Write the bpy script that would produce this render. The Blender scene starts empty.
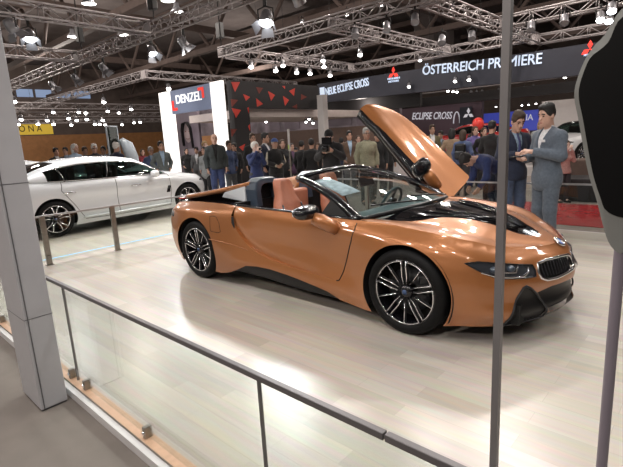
import bpy, bmesh, math, random
import numpy as np
from mathutils import Vector, Matrix, Euler
from mathutils.geometry import delaunay_2d_cdt
random.seed(7)
RNG = np.random.default_rng(7)
SC = bpy.context.scene
COL = SC.collection
PI = math.pi
HALL = -0.06            # hall floor level; the stage top is z = 0

# ------------------------------------------------------------------ camera
CAM_P = np.array([3.17614500, -3.84281042, 1.55502775])
CAM_YAW, CAM_PITCH, CAM_ROLL, CAM_F = 0.750290112, -0.204821580, -0.0556011979, 455.746974
def cam_axes():
    f = np.array([-math.sin(CAM_YAW)*math.cos(CAM_PITCH), math.cos(CAM_YAW)*math.cos(CAM_PITCH), math.sin(CAM_PITCH)])
    r = np.cross(f, [0, 0, 1.]); r /= np.linalg.norm(r); u = np.cross(r, f)
    c, s = math.cos(CAM_ROLL), math.sin(CAM_ROLL)
    return c*r+s*u, -s*r+c*u, f
CR, CU, CF = cam_axes()
cd = bpy.data.cameras.new('camera'); cam = bpy.data.objects.new('camera', cd); COL.objects.link(cam)
cam.matrix_world = Matrix(((CR[0], CU[0], -CF[0], CAM_P[0]), (CR[1], CU[1], -CF[1], CAM_P[1]), (CR[2], CU[2], -CF[2], CAM_P[2]), (0, 0, 0, 1)))
cd.sensor_fit = 'HORIZONTAL'; cd.sensor_width = 36; cd.lens = CAM_F*36/623; cd.clip_start = .05; cd.clip_end = 300
SC.camera = cam

# ------------------------------------------------------------------ materials
def mat(name, col, rough=.5, metal=0., coat=0., emit=None, estr=0., noise=0., nscale=8., spec=.5, sheen=0., bump=0., bscale=60.):
    m = bpy.data.materials.new(name); m.use_nodes = True
    nt = m.node_tree; b = nt.nodes['Principled BSDF']
    c = (*col, 1)
    b.inputs['Base Color'].default_value = c
    b.inputs['Roughness'].default_value = rough; b.inputs['Metallic'].default_value = metal
    b.inputs['Coat Weight'].default_value = coat; b.inputs['Coat Roughness'].default_value = .04
    b.inputs['Specular IOR Level'].default_value = spec
    if sheen: b.inputs['Sheen Weight'].default_value = sheen
    if emit: b.inputs['Emission Color'].default_value = (*emit, 1); b.inputs['Emission Strength'].default_value = estr
    if noise:
        tc = nt.nodes.new('ShaderNodeTexCoord'); n = nt.nodes.new('ShaderNodeTexNoise'); r = nt.nodes.new('ShaderNodeValToRGB')
        n.inputs['Scale'].default_value = nscale; n.inputs['Detail'].default_value = 5
        nt.links.new(tc.outputs['Object'], n.inputs['Vector']); nt.links.new(n.outputs['Fac'], r.inputs['Fac'])
        r.color_ramp.elements[0].position = .3; r.color_ramp.elements[1].position = .7
        r.color_ramp.elements[0].color = (*[max(0, x*(1-noise)) for x in col], 1)
        r.color_ramp.elements[1].color = (*[min(1, x*(1+noise)) for x in col], 1)
        nt.links.new(r.outputs['Color'], b.inputs['Base Color'])
    if bump:
        tc = nt.nodes.new('ShaderNodeTexCoord'); n = nt.nodes.new('ShaderNodeTexNoise'); bp = nt.nodes.new('ShaderNodeBump')
        n.inputs['Scale'].default_value = bscale; bp.inputs['Strength'].default_value = bump; bp.inputs['Distance'].default_value = .01
        nt.links.new(tc.outputs['Object'], n.inputs['Vector']); nt.links.new(n.outputs['Fac'], bp.inputs['Height']); nt.links.new(bp.outputs['Normal'], b.inputs['Normal'])
    return m
def glass_mat(name, tint, base_refl=.04, rough=0.):
    """thin pane: fresnel mix of a clear tinted transmission and a mirror"""
    m = bpy.data.materials.new(name); m.use_nodes = True; nt = m.node_tree
    nt.nodes.clear()
    o = nt.nodes.new('ShaderNodeOutputMaterial'); mx = nt.nodes.new('ShaderNodeMixShader')
    t = nt.nodes.new('ShaderNodeBsdfTransparent'); g = nt.nodes.new('ShaderNodeBsdfGlossy'); lw = nt.nodes.new('ShaderNodeLayerWeight')
    t.inputs['Color'].default_value = (*tint, 1); g.inputs['Roughness'].default_value = rough; g.inputs['Color'].default_value = (1, 1, 1, 1)
    lw.inputs['Blend'].default_value = .5
    pw = nt.nodes.new('ShaderNodeMath'); pw.operation = 'POWER'; pw.inputs[1].default_value = 5.
    f = nt.nodes.new('ShaderNodeMath'); f.operation = 'MULTIPLY_ADD'; f.inputs[1].default_value = .92; f.inputs[2].default_value = base_refl
    nt.links.new(lw.outputs['Facing'], pw.inputs[0]); nt.links.new(pw.outputs[0], f.inputs[0])
    nt.links.new(f.outputs[0], mx.inputs['Fac']); nt.links.new(t.outputs['BSDF'], mx.inputs[1]); nt.links.new(g.outputs['BSDF'], mx.inputs[2])
    nt.links.new(mx.outputs['Shader'], o.inputs['Surface'])
    return m
def emis(name, col, s):
    return mat(name, tuple(min(1, c*.8) for c in col), .5, emit=col, estr=s)

M = {}
M['paint'] = mat('copper orange metallic paint', (.385, .145, .046), .38, .35, 1.0, noise=.05, nscale=300)
M['black_gloss'] = mat('gloss black', (.006, .006, .008), .2, 0, .35, noise=.1)
M['insert_black'] = mat('satin black bonnet panel', (.004, .004, .005), .07, 0, .0, noise=.1, spec=.35)
M['black_satin'] = mat('satin black plastic', (.009, .009, .010), .4, noise=.1, spec=.3)
M['black_matt'] = mat('matt black', (.008, .008, .008), .8, noise=.1)
M['graphite'] = mat('graphite grey plastic', (.022, .023, .027), .35, noise=.08)
M['rubber'] = mat('tyre rubber', (.006, .006, .0065), .6, noise=.15, nscale=40, spec=.18)
M['silver'] = mat('machined alloy', (.72, .72, .74), .22, 1.0, noise=.03)
M['chrome'] = mat('chrome', (.75, .75, .77), .1, 1.0, noise=.02)
M['steel'] = mat('brushed steel', (.36, .34, .31), .38, 1.0, noise=.08, nscale=30)
M['alu'] = mat('truss aluminium', (.34, .31, .31), .5, .4, noise=.06)
M['tan'] = mat('salmon tan leather', (.46, .17, .10), .5, noise=.06, nscale=20)
M['hoop'] = mat('dark slate panel', (.035, .05, .075), .3, 0, .4, noise=.06)
M['teal'] = mat('dash dark teal', (.03, .06, .065), .45, noise=.1)
M['lamp_glass'] = mat('headlamp cover', (.05, .055, .065), .05, .3, 1.0, noise=.1)
M['red_lens'] = mat('red lamp lens', (.5, .01, .01), .15, 0, 1., noise=.05)
M['windscreen'] = glass_mat('windscreen glass', (.66, .74, .74))
M['pane'] = glass_mat('balustrade glass', (.93, .96, .945))
M['car_glass'] = glass_mat('dark side window glass', (.22, .30, .28))
M['white'] = mat('white plastic', (.7, .7, .7), .5, noise=.03)
M['blue'] = mat('roundel blue', (.02, .12, .5), .3, 0, .5, noise=.03)
M['hub_blue'] = mat('hub cap blue', (.05, .09, .2), .3, noise=.03)
M['sheet'] = mat('printed sheet', (.58, .60, .66), .6, noise=.3, nscale=14)
M['silver_paint'] = mat('silver white car paint', (.74, .76, .79), .35, .15, 1., noise=.03, nscale=200)
M['white_paint'] = mat('white car paint', (.75, .76, .78), .35, 0, 1., noise=.02)
M['red_paint'] = mat('red car paint', (.55, .02, .02), .3, .1, 1., noise=.02)

# ------------------------------------------------------------------ objects
def tag(o, label=None, cat=None, group=None, kind=None):
    if label: o['label'] = label
    if cat: o['category'] = cat
    if group: o['group'] = group
    if kind: o['kind'] = kind
    return o
def thing(name, label, cat, loc=(0, 0, 0), rz=0., group=None):
    o = bpy.data.objects.new(name, None); COL.objects.link(o); o.location = loc; o.rotation_euler = (0, 0, rz); o.empty_display_size = .2
    return tag(o, label, cat, group)
def raw(name, verts, faces, m, parent=None, smooth=False, normals=None):
    me = bpy.data.meshes.new(name)
    me.from_pydata([tuple(map(float, v)) for v in verts], [], [tuple(int(i) for i in f) for f in faces]); me.validate(); me.update()
    ms = m if isinstance(m, (list, tuple)) else [m]
    for k in ms: me.materials.append(k)
    if smooth: me.polygons.foreach_set('use_smooth', [True]*len(me.polygons))
    if normals is not None and len(normals) == len(me.vertices):
        me.normals_split_custom_set_from_vertices([tuple(n) for n in normals])
    o = bpy.data.objects.new(name, me); COL.objects.link(o)
    if parent: o.parent = parent
    return o
class MB:
    """collects shapes into one mesh"""
    def __init__(s): s.v = []; s.f = []; s.sm = []
    def add(s, V, F, smooth=False, X=None):
        b = len(s.v)
        for p in V:
            p = Vector(p)
            s.v.append(tuple(X @ p) if X is not None else tuple(p))
        for f in F: s.f.append(tuple(b+i for i in f)); s.sm.append(smooth)
        return s
    def box(s, c, d, X=None, bev=0.):
        x, y, z = (k/2 for k in d)
        if bev <= 0:
            V = [(c[0]+a*x, c[1]+b*y, c[2]+e*z) for a in (-1, 1) for b in (-1, 1) for e in (-1, 1)]
            F = [(0, 1, 3, 2), (4, 6, 7, 5), (0, 4, 5, 1), (2, 3, 7, 6), (0, 2, 6, 4), (1, 5, 7, 3)]
            return s.add(V, F, False, X)
        bm = bmesh.new(); bmesh.ops.create_cube(bm, size=1)
        for v in bm.verts: v.co = Vector((v.co.x*d[0]+c[0], v.co.y*d[1]+c[1], v.co.z*d[2]+c[2]))
        bmesh.ops.bevel(bm, geom=bm.edges[:], offset=min(bev, min(d)*.45), segments=2, affect='EDGES', profile=.5)
        bm.verts.ensure_lookup_table()
        V = [v.co.copy() for v in bm.verts]; F = [[v.index for v in f.verts] for f in bm.faces]; bm.free()
        return s.add(V, F, False, X)
    def bx(s, lo, hi, X=None, bev=0.):
        return s.box([(a+b)/2 for a, b in zip(lo, hi)], [b-a for a, b in zip(lo, hi)], X, bev)
    def tube(s, path, r, n=8, caps=True, closed=False, X=None, ry=None):
        P = [Vector(p) for p in path]; k = len(P); R = r if isinstance(r, (list, tuple)) else [r]*k
        V = []; up = None
        for i, p in enumerate(P):
            if closed: t = P[(i+1) % k]-P[i-1]
            else: t = P[min(i+1, k-1)]-P[max(i-1, 0)]
            t.normalize()
            if up is None:
                a = Vector((0, 0, 1)) if abs(t.z) < .9 else Vector((1, 0, 0))
                up = (a-t*a.dot(t)).normalized()
            else: up = (up-t*up.dot(t)).normalized()
            w = t.cross(up)
            for j in range(n):
                an = 2*PI*j/n
                V.append(p+(w*math.cos(an)*R[i]+up*math.sin(an)*(R[i] if ry is None else R[i]*ry)))
        F = []
        for i in range(k if closed else k-1):
            i2 = (i+1) % k
            for j in range(n): F.append((i*n+j, i*n+(j+1) % n, i2*n+(j+1) % n, i2*n+j))
        if caps and not closed: F.append(tuple(range(n))[::-1]); F.append(tuple((k-1)*n+j for j in range(n)))
        return s.add(V, F, True, X)
    def lathe(s, prof, n=32, X=None, smooth=True, cap=False):
        """prof: list of (r, h) about the local z axis"""
        V = []; F = []
        for r, h in prof:
            for j in range(n):
                a = 2*PI*j/n; V.append((r*math.cos(a), r*math.sin(a), h))
        for i in range(len(prof)-1):
            for j in range(n): F.append((i*n+j, i*n+(j+1) % n, (i+1)*n+(j+1) % n, (i+1)*n+j))
        if cap: F.append(tuple(range(n))[::-1]); F.append(tuple((len(prof)-1)*n+j for j in range(n)))
        return s.add(V, F, smooth, X)
    def prism(s, poly, z0, z1, X=None):
        n = len(poly)
        V = [(x, y, z0) for x, y in poly]+[(x, y, z1) for x, y in poly]
        F = [tuple(range(n))[::-1], tuple(range(n, 2*n))]+[(i, (i+1) % n, n+(i+1) % n, n+i) for i in range(n)]
        return s.add(V, F, False, X)
    def ell(s, c, d, nu=16, nv=10, X=None, pw=1.):
        V = []; F = []
        for i in range(nv+1):
            th = PI*i/nv
            for j in range(nu):
                a = 2*PI*j/nu
                q = [math.sin(th)*math.cos(a), math.sin(th)*math.sin(a), math.cos(th)]
                q = [math.copysign(abs(k)**pw, k) for k in q]
                V.append((c[0]+d[0]*q[0], c[1]+d[1]*q[1], c[2]+d[2]*q[2]))
        for i in range(nv):
            for j in range(nu): F.append((i*nu+j, (i+1)*nu+j, (i+1)*nu+(j+1) % nu, i*nu+(j+1) % nu))
        return s.add(V, F, True, X)
    def build(s, name, m, parent=None, merge=False):
        o = raw(name, s.v, s.f, m, parent)
        if len(o.data.polygons) == len(s.sm): o.data.polygons.foreach_set('use_smooth', s.sm)
        else: o.data.polygons.foreach_set('use_smooth', [any(s.sm)]*len(o.data.polygons))
        bm = bmesh.new(); bm.from_mesh(o.data)
        if merge: bmesh.ops.remove_doubles(bm, verts=bm.verts, dist=1e-5)
        bmesh.ops.recalc_face_normals(bm, faces=bm.faces); bm.to_mesh(o.data); bm.free()
        return o
def kids(o): return [c for c in bpy.data.objects if c.parent == o]
CH = {}
def register(root):
    CH[root.name] = [(c, [(g, []) for g in kids(c)]) for c in kids(root)]
def copy_tree(root, label=None, loc=None, rz=None, group=None, swap=None):
    """a copy of a thing, its parts and their sub-parts; swap = {material: material} set per object"""
    if root.name not in CH: register(root)
    r = root.copy(); COL.objects.link(r)
    if loc is not None: r.location = loc
    if rz is not None: r.rotation_euler = (0, 0, rz)
    if label: r['label'] = label
    if group: r['group'] = group
    def sw(o):
        if swap and o.type == 'MESH':
            for sl in o.material_slots:
                if sl.material in swap:
                    k = swap[sl.material]; sl.link = 'OBJECT'; sl.material = k
    sw(r)
    for c, gs in CH[root.name]:
        d = c.copy(); COL.objects.link(d); d.parent = r; sw(d)
        for g, _ in gs:
            e = g.copy(); COL.objects.link(e); e.parent = d; sw(e)
    return r
def rotm(axis, a): return Matrix.Rotation(a, 4, axis)
def trm(*v): return Matrix.Translation(Vector(v))
def text(body, name, m, parent, width=None, height=None, X=None, ext=.01, bold=.014, shear=0., spacing=1.):
    """lettering as a mesh in the local xy plane, centred, then placed by X"""
    cu = bpy.data.curves.new(name, 'FONT'); cu.body = body; cu.extrude = ext; cu.align_x = 'CENTER'; cu.align_y = 'CENTER'; cu.shear = shear; cu.space_character = spacing
    if bold: cu.bevel_depth = bold; cu.bevel_resolution = 0
    t = bpy.data.objects.new('tmp_text', cu); COL.objects.link(t)
    dg = bpy.context.evaluated_depsgraph_get(); dg.update()
    me = bpy.data.meshes.new_from_object(t.evaluated_get(dg)); bpy.data.objects.remove(t); bpy.data.curves.remove(cu)
    co = np.array([v.co[:] for v in me.vertices]); lo, hi = co.min(0), co.max(0)
    c = (lo+hi)/2; sx = width/(hi[0]-lo[0]) if width else 1; sy = height/(hi[1]-lo[1]) if height else sx
    if not width: sx = sy
    for v in me.vertices:
        q = Vector(((v.co.x-c[0])*sx, (v.co.y-c[1])*sy, v.co.z-c[2])); v.co = X @ q if X is not None else q
    me.name = name; me.materials.clear(); me.materials.append(m)
    o = bpy.data.objects.new(name, me); COL.objects.link(o)
    if parent: o.parent = parent
    return o
def frame(o, xdir, ydir):
    """matrix whose local x, y run along the given directions, at point o"""
    x = Vector(xdir).normalized(); y = Vector(ydir); y = (y-x*y.dot(x)).normalized(); z = x.cross(y)
    return Matrix(((x.x, y.x, z.x, o[0]), (x.y, y.y, z.y, o[1]), (x.z, y.z, z.z, o[2]), (0, 0, 0, 1)))
# 2-D helpers
def inside(poly, P):
    P = np.asarray(P); x, y = P[:, 0], P[:, 1]; r = np.zeros(len(P), bool); n = len(poly)
    for i in range(n):
        x0, y0 = poly[i]; x1, y1 = poly[(i+1) % n]
        if y0 == y1: continue
        c = ((y0 > y) != (y1 > y)) & (x < (x1-x0)*(y-y0)/(y1-y0)+x0); r ^= c
    return r
def resample(poly, step, closed=True):
    out = []; n = len(poly)
    for i in range(n if closed else n-1):
        a = np.array(poly[i], float); b = np.array(poly[(i+1) % n], float); k = max(1, int(np.hypot(*(b-a))/step+.5))
        for j in range(k): out.append(tuple(a+(b-a)*j/k))
    if not closed: out.append(tuple(poly[-1]))
    return out
def cdt(loops, step, lo, hi, keep=None, grid_rot=False):
    """triangulate: boundary loops (list of point lists, closed) plus inner grid points; returns points, triangles"""
    V = []; E = []
    for L, cl in loops:
        b = len(V); V += L
        E += [(b+i, b+i+1) for i in range(len(L)-1)]+([(b+len(L)-1, b)] if cl else [])
    B = np.array(V)
    gx = np.arange(lo[0], hi[0], step); gy = np.arange(lo[1], hi[1], step)
    G = np.array([(x+(step/2 if j % 2 else 0), y) for j, y in enumerate(gy) for x in gx])
    if keep is not None: G = G[keep(G)]
    out = []
    for i in range(0, len(G), 400):
        g = G[i:i+400]; d = np.hypot(g[:, None, 0]-B[None, :, 0], g[:, None, 1]-B[None, :, 1]).min(1); out.append(g[d > step*.55])
    G = np.vstack(out) if out else np.zeros((0, 2))
    V2 = [Vector((float(a), float(b))) for a, b in V]+[Vector((float(a), float(b))) for a, b in G]
    r = delaunay_2d_cdt(V2, E, [], 0, 1e-5)
    return np.array([v[:] for v in r[0]]), [tuple(f) for f in r[2]]
def patch(name, P2, tris, sel, fn, m, parent, flip=False, mirror=None, offset=0.):
    """mesh of the chosen triangles mapped through fn(P2) -> 3-D, with analytic normals; mirror: None, 'only' or 'both'"""
    T = [t for t, k in zip(tris, sel) if k]
    if not T: return None
    idx = sorted({i for t in T for i in t}); re = {j: i for i, j in enumerate(idx)}
    Q = P2[idx]; P = fn(Q); e = 2e-3
    du = fn(Q+[e, 0])-fn(Q-[e, 0]); dv = fn(Q+[0, e])-fn(Q-[0, e])
    N = np.cross(du, dv); N /= np.linalg.norm(N, axis=1)[:, None]+1e-12
    if flip: N = -N
    P = P+N*offset
    F = [tuple(re[i] for i in t) for t in T]
    # orient faces with normals
    FF = []
    for f in F:
        a, b, c = (P[i] for i in f); n = np.cross(b-a, c-a)
        FF.append(f if np.dot(n, N[f[0]]+N[f[1]]+N[f[2]]) >= 0 else f[::-1])
    mir = np.array([1, -1, 1.])
    if mirror == 'only': P = P*mir; N = N*mir; FF = [f[::-1] for f in FF]
    if mirror == 'both':
        k = len(P); P = np.vstack([P, P*mir]); N = np.vstack([N, N*mir]); FF = FF+[tuple(i+k for i in f[::-1]) for f in FF]
    return raw(name, P, FF, m, parent, True, N)
STAGE_W = 160
WORLD_S = .12
FILL_L = [(a, b, c, d*.8 if d > 300 and b > 0 else d) for a, b, c, d in [(-8, 9, 7, 900), (-1, 8, 7, 800), (-14, 4, 7, 900), (-2, 11.5, 6.5, 500), (4, 10, 7, 700), (-22, 2, 7, 1200), (-32, 10, 7, 1500), (-48, 5, 6, 2500), (-6, 17.2, 6, 500), (3, 18.5, 6, 300), (-10.4, 6.2, 3.0, 60), (2, -8, 4.6, 520), (-5, -8, 4.6, 380), (-30, 24, 7, 1200), (0, 32, 7, 900), (-10, 14.2, 3.0, 60)]]
CROWD_FILL = [(-7.5, 2.75, -8.6, 9), (-5.2, 2.75, -6.0, 9), (-3.0, 2.75, -3.6, 9), (-.8, 2.75, -1.6, 9.5), (1.6, 2.75, 1.2, 8), (-9.8, 2.75, -13, 6)]
# ------------------------------------------------------------------ the roadster's body surface
def pchip(xs, ys, x):
    xs=np.asarray(xs,float); ys=np.asarray(ys,float); x=np.asarray(x,float)
    h=np.diff(xs); sh=(1,)*(ys.ndim-1)
    dl=np.diff(ys,axis=0)/h.reshape((-1,)+sh)
    m=np.zeros_like(ys)
    m[1:-1]=np.where(dl[:-1]*dl[1:]>0, 2*dl[:-1]*dl[1:]/(dl[:-1]+dl[1:]+1e-12*np.sign(dl[:-1]+dl[1:]+1e-30)),0)
    m[0]=dl[0]; m[-1]=dl[-1]
    i=np.clip(np.searchsorted(xs,x,side='right')-1,0,len(xs)-2)
    hh=h[i]; t=np.clip((x-xs[i])/hh,0,1)
    e=t.shape+sh; t=t.reshape(e); hh=hh.reshape(e)
    return (2*t**3-3*t**2+1)*ys[i]+(t**3-2*t**2+t)*hh*m[i]+(-2*t**3+3*t**2)*ys[i+1]+(t**3-t**2)*hh*m[i+1]
T=np.array([0,.15,.35,.55,.75,.9,1.0])
ST=[ # x,y, zb,zc, d...
(2.352,0,.15,.66,[.06,.0,.02,.0,.02,.07,.13]),
(2.325,.2,.15,.665,[.06,.0,.02,.01,.03,.08,.14]),
(2.25,.40,.15,.68,[.05,.0,.02,.01,.05,.10,.16]),
(2.15,.60,.15,.70,[.05,.0,.02,.01,.04,.10,.18]),
(2.025,.755,.15,.73,[.05,.0,.01,.02,.05,.10,.19]),
(1.85,.86,.15,.77,[.04,.01,.0,.0,.02,.07,.17]),
(1.65,.925,.13,.805,[.04,.02,.0,.0,.02,.06,.16]),
(1.4,.955,.13,.83,[.05,.03,.0,.0,.015,.06,.17]),
(1.05,.94,.12,.86,[.03,.02,.02,.03,.03,.05,.13]),
(.7,.92,.15,.87,[.02,.0,.03,.04,.03,.03,.08]),
(.3,.915,.15,.88,[.02,.0,.02,.04,.03,.03,.06]),
(-.2,.925,.18,.89,[.02,.0,.02,.04,.03,.03,.06]),
(-.6,.945,.20,.89,[.02,.0,.02,.04,.05,.07,.12]),
(-1.0,.965,.13,.90,[.04,.02,.0,.01,.03,.07,.16]),
(-1.4,.971,.13,.90,[.05,.02,.0,.0,.02,.07,.17]),
(-1.8,.94,.17,.88,[.05,.02,.0,.0,.02,.06,.16]),
(-2.05,.85,.19,.86,[.08,.03,.0,.0,.01,.05,.13]),
(-2.2,.70,.20,.85,[.10,.04,.01,.0,.02,.06,.12]),
(-2.29,.45,.20,.85,[.10,.04,.01,.0,.02,.06,.12]),
(-2.33,0,.20,.85,[.10,.04,.01,.0,.02,.06,.12])]
def catmull(P,n=40):
    P=np.asarray(P,float); Q=np.vstack([[P[0]*[1,-1]+0*P[0]] if False else [2*P[0]-P[1]],P,[2*P[-1]-P[-2]]])
    Q[0]=P[1]*[1,-1]; Q[-1]=P[-2]*[1,-1]
    out=[];idx=[]
    for i in range(1,len(Q)-2):
        p0,p1,p2,p3=Q[i-1:i+3]
        k=np.cumsum([0]+[np.hypot(*(b-a))**.5 for a,b in((p0,p1),(p1,p2),(p2,p3))])
        for t in np.linspace(k[1],k[2],n,endpoint=False):
            A1=(k[1]-t)/(k[1]-k[0])*p0+(t-k[0])/(k[1]-k[0])*p1
            A2=(k[2]-t)/(k[2]-k[1])*p1+(t-k[1])/(k[2]-k[1])*p2
            A3=(k[3]-t)/(k[3]-k[2])*p2+(t-k[2])/(k[3]-k[2])*p3
            B1=(k[2]-t)/(k[2]-k[0])*A1+(t-k[0])/(k[2]-k[0])*A2
            B2=(k[3]-t)/(k[3]-k[1])*A2+(t-k[1])/(k[3]-k[1])*A3
            out.append((k[2]-t)/(k[2]-k[1])*B1+(t-k[1])/(k[2]-k[1])*B2)
    out.append(P[-1]);return np.array(out)
OUT=catmull([(a[0],a[1]) for a in ST])
SS=np.concatenate([[0],np.cumsum(np.hypot(*np.diff(OUT,axis=0).T))])
SK=SS[::40]
ZB=np.array([a[2] for a in ST]);ZC=np.array([a[3] for a in ST]);DD=np.array([a[4] for a in ST])
def base(s):
    s=np.asarray(s,float)
    x=np.interp(s,SS,OUT[:,0]);y=np.interp(s,SS,OUT[:,1]);e=.02
    tx=np.interp(s+e,SS,OUT[:,0])-np.interp(s-e,SS,OUT[:,0]);ty=np.interp(s+e,SS,OUT[:,1])-np.interp(s-e,SS,OUT[:,1])
    # mirrored at ends
    ty=np.where(s<e,np.interp(s+e,SS,OUT[:,1]),ty); tx=np.where(s<e,0,tx)
    end=SS[-1]; ty=np.where(s>end-e,-1,ty); tx=np.where(s>end-e,0,tx)
    l=np.hypot(tx,ty); return x,y,ty/l,-tx/l   # outward normal (nx,ny) for y>0
def zb(s): return pchip(SK,ZB,s)
def zc(s): return pchip(SK,ZC,s)
def S(s,z):
    s=np.asarray(s,float);z=np.asarray(z,float)
    x,y,nx,ny=base(s);b=zb(s);c=zc(s)
    t=np.clip((z-b)/(c-b),0,1)
    D=pchip(SK,DD,s)
    # row-wise pchip in t
    h=np.diff(T);dl=np.diff(D,axis=1)/h
    m=np.zeros_like(D)
    m[:,1:-1]=.5*(dl[:,:-1]+dl[:,1:]);m[:,0]=dl[:,0];m[:,-1]=dl[:,-1]*1.4-.4*dl[:,-2]
    i=np.clip(np.searchsorted(T,t,side='right')-1,0,5);r=np.arange(len(t))
    hh=h[i];u=(t-T[i])/hh
    d=(2*u**3-3*u**2+1)*D[r,i]+(u**3-2*u**2+u)*hh*m[r,i]+(-2*u**3+3*u**2)*D[r,i+1]+(u**3-u**2)*hh*m[r,i+1]
    return np.stack([x-nx*d,np.maximum(y-ny*d,0),z+0*s],-1)
SMAX = float(SS[-1])
def s_at_x(x, side=True):
    """arc length along the plan outline where it passes x"""
    i = np.argmin(abs(OUT[:, 0]-x)); return float(SS[i])
def arch(cx, cz, r, n=60):
    return [(float(np.interp(-(cx+r*math.cos(a)), -OUT[:, 0], SS)), cz+r*math.sin(a)) for a in np.linspace(0, 2*PI, n, endpoint=False)]
AF, AR = arch(1.385, .345, .385), arch(-1.395, .345, .388)
HEAD = [(1.045, .632), (.95, .638), (.80, .620), (.67, .602), (.56, .586), (.48, .572), (.465, .53), (.48, .492), (.57, .497), (.70, .507), (.81, .517), (.90, .552)]
KID = [(.42, .572), (.33, .585), (.18, .588), (.045, .578), (.02, .555), (.02, .49), (.05, .468), (.16, .458), (.28, .448), (.38, .452), (.43, .475), (.445, .52)]
INTAKE = [(.77, .10), (.73, .19), (.66, .34), (.61, .43), (.58, .44), (.54, .42), (.47, .365), (.41, .285), (.37, .22), (.355, .18), (.35, .10)]
CENTRE = [(0, .215), (.12, .205), (.26, .195), (.33, .195), (.37, .24), (.41, .30), (.46, .37), (.32, .395), (.12, .395), (0, .39)]
LIP = [(0, .10), (0, .205), (.12, .195), (.26, .185), (.345, .178), (.35, .10)]
DOOR = [(a-.028, b) for a, b in [(2.0, .795), (2.03, .70), (2.08, .57), (2.13, .42), (2.17, .335), (2.20, .325), (2.42, .338), (2.6, .348), (2.76, .36), (2.95, .376), (3.12, .402), (3.26, .44), (3.38, .488), (3.46, .535), (3.53, .592), (3.59, .655), (3.63, .71), (3.665, .79), (3.66, .95), (2.02, .95)]]
SKIRT = [(a-.028, b) for a, b in [(3.80, .02), (3.76, .155), (3.60, .215), (3.44, .285), (3.27, .302), (3.08, .30), (2.85, .28), (2.7, .262), (2.5, .232), (2.34, .205), (2.2, .15), (2.17, .02)]]
DIFF = [(4.95, .1), (4.98, .36), (5.15, .44), (SMAX, .46), (SMAX, .1)]
TAIL = [(4.93, .735), (4.99, .79), (5.3, .80), (5.62, .79), (5.66, .75), (5.3, .74)]
TAILW = [(4.80, .70), (4.80, .765), (4.95, .775), (4.95, .71)]
def zcurve(s):
    a = np.array(DOOR[5:18]); return np.interp(s, a[:, 0], a[:, 1])
def Sf(P): return S(P[:, 0], P[:, 1])
def Sdoor(P):
    """door skin: dives under the swoosh of the rear quarter"""
    s, z = P[:, 0], P[:, 1]; Q = S(s, z); x, y, nx, ny = base(s)
    w = np.clip((s-2.15)/.9, 0, 1)*.034
    d = w*np.exp(-np.maximum(z-zcurve(s), 0)/.07)
    Q = Q.copy(); Q[:, 0] -= nx*d; Q[:, 1] -= ny*d; return Q
# one triangulation of the whole flank so that neighbouring panels share their edges
_bot = [(float(s), float(zb(np.array([s]))[0])) for s in np.arange(0, SMAX, .03)]+[(SMAX, float(zb(np.array([SMAX]))[0]))]
_top = [(float(s), float(zc(np.array([s]))[0])) for s in np.arange(0, SMAX, .03)]+[(SMAX, float(zc(np.array([SMAX]))[0]))]
OUTER = _bot+resample([_bot[-1], _top[-1]], .03, False)[1:-1]+_top[::-1]+resample([_top[0], _bot[0]], .03, False)[1:-1]
def clipz(L): return [(s, min(max(z, float(zb(np.array([s]))[0])), float(zc(np.array([s]))[0]))) for s, z in L]
VL = [1.10, 2.155, 3.67, 4.75]      # bumper / fender / sill / quarter / rear bumper
loops = [(OUTER, True), (AF, True), (AR, True)]
for L in (HEAD, KID, INTAKE, CENTRE, LIP, DOOR, SKIRT, DIFF, TAIL, TAILW): loops.append((clipz(resample(L, .025)), True))
def vline(s, z0, z1): return (resample([(s, max(z0, float(zb(np.array([s]))[0]))), (s, min(z1, float(zc(np.array([s]))[0])))], .025, False), False)
loops.append((clipz(resample([(2.0,.79),(3.45,.90)],.025,False)),False))
loops += [vline(1.10, 0, 1), vline(2.155, 0, .33), vline(3.67, 0, 1), vline(4.75, 0, 1)]
OP = np.array(OUTER)
FP, FT = cdt(loops, .028, (0, .1), (SMAX, .92), keep=lambda G: inside(OUTER, G))
FC = np.array([FP[list(t)].mean(0) for t in FT])
ins = inside(OUTER, FC) & ~inside(AF, FC) & ~inside(AR, FC)
sel = {}
left = ins.copy()
for nm, L in (('head', HEAD), ('kid', KID), ('intake', INTAKE), ('lip', LIP), ('centre', CENTRE), ('door', DOOR), ('skirt', SKIRT), ('diff', DIFF), ('tail', TAIL), ('tailw', TAILW)):
    k = left & inside(L, FC); sel[nm] = k; left &= ~k
sc_ = FC[:, 0]
sel['bumper'] = left & (sc_ < 1.10); sel['fender'] = left & (sc_ >= 1.10) & (sc_ < 2.155)
sel['sill'] = left & (sc_ >= 2.155) & (sc_ < 3.67); sel['quarter'] = left & (sc_ >= 3.67) & (sc_ < 4.75); sel['rear'] = left & (sc_ >= 4.75)

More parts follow.
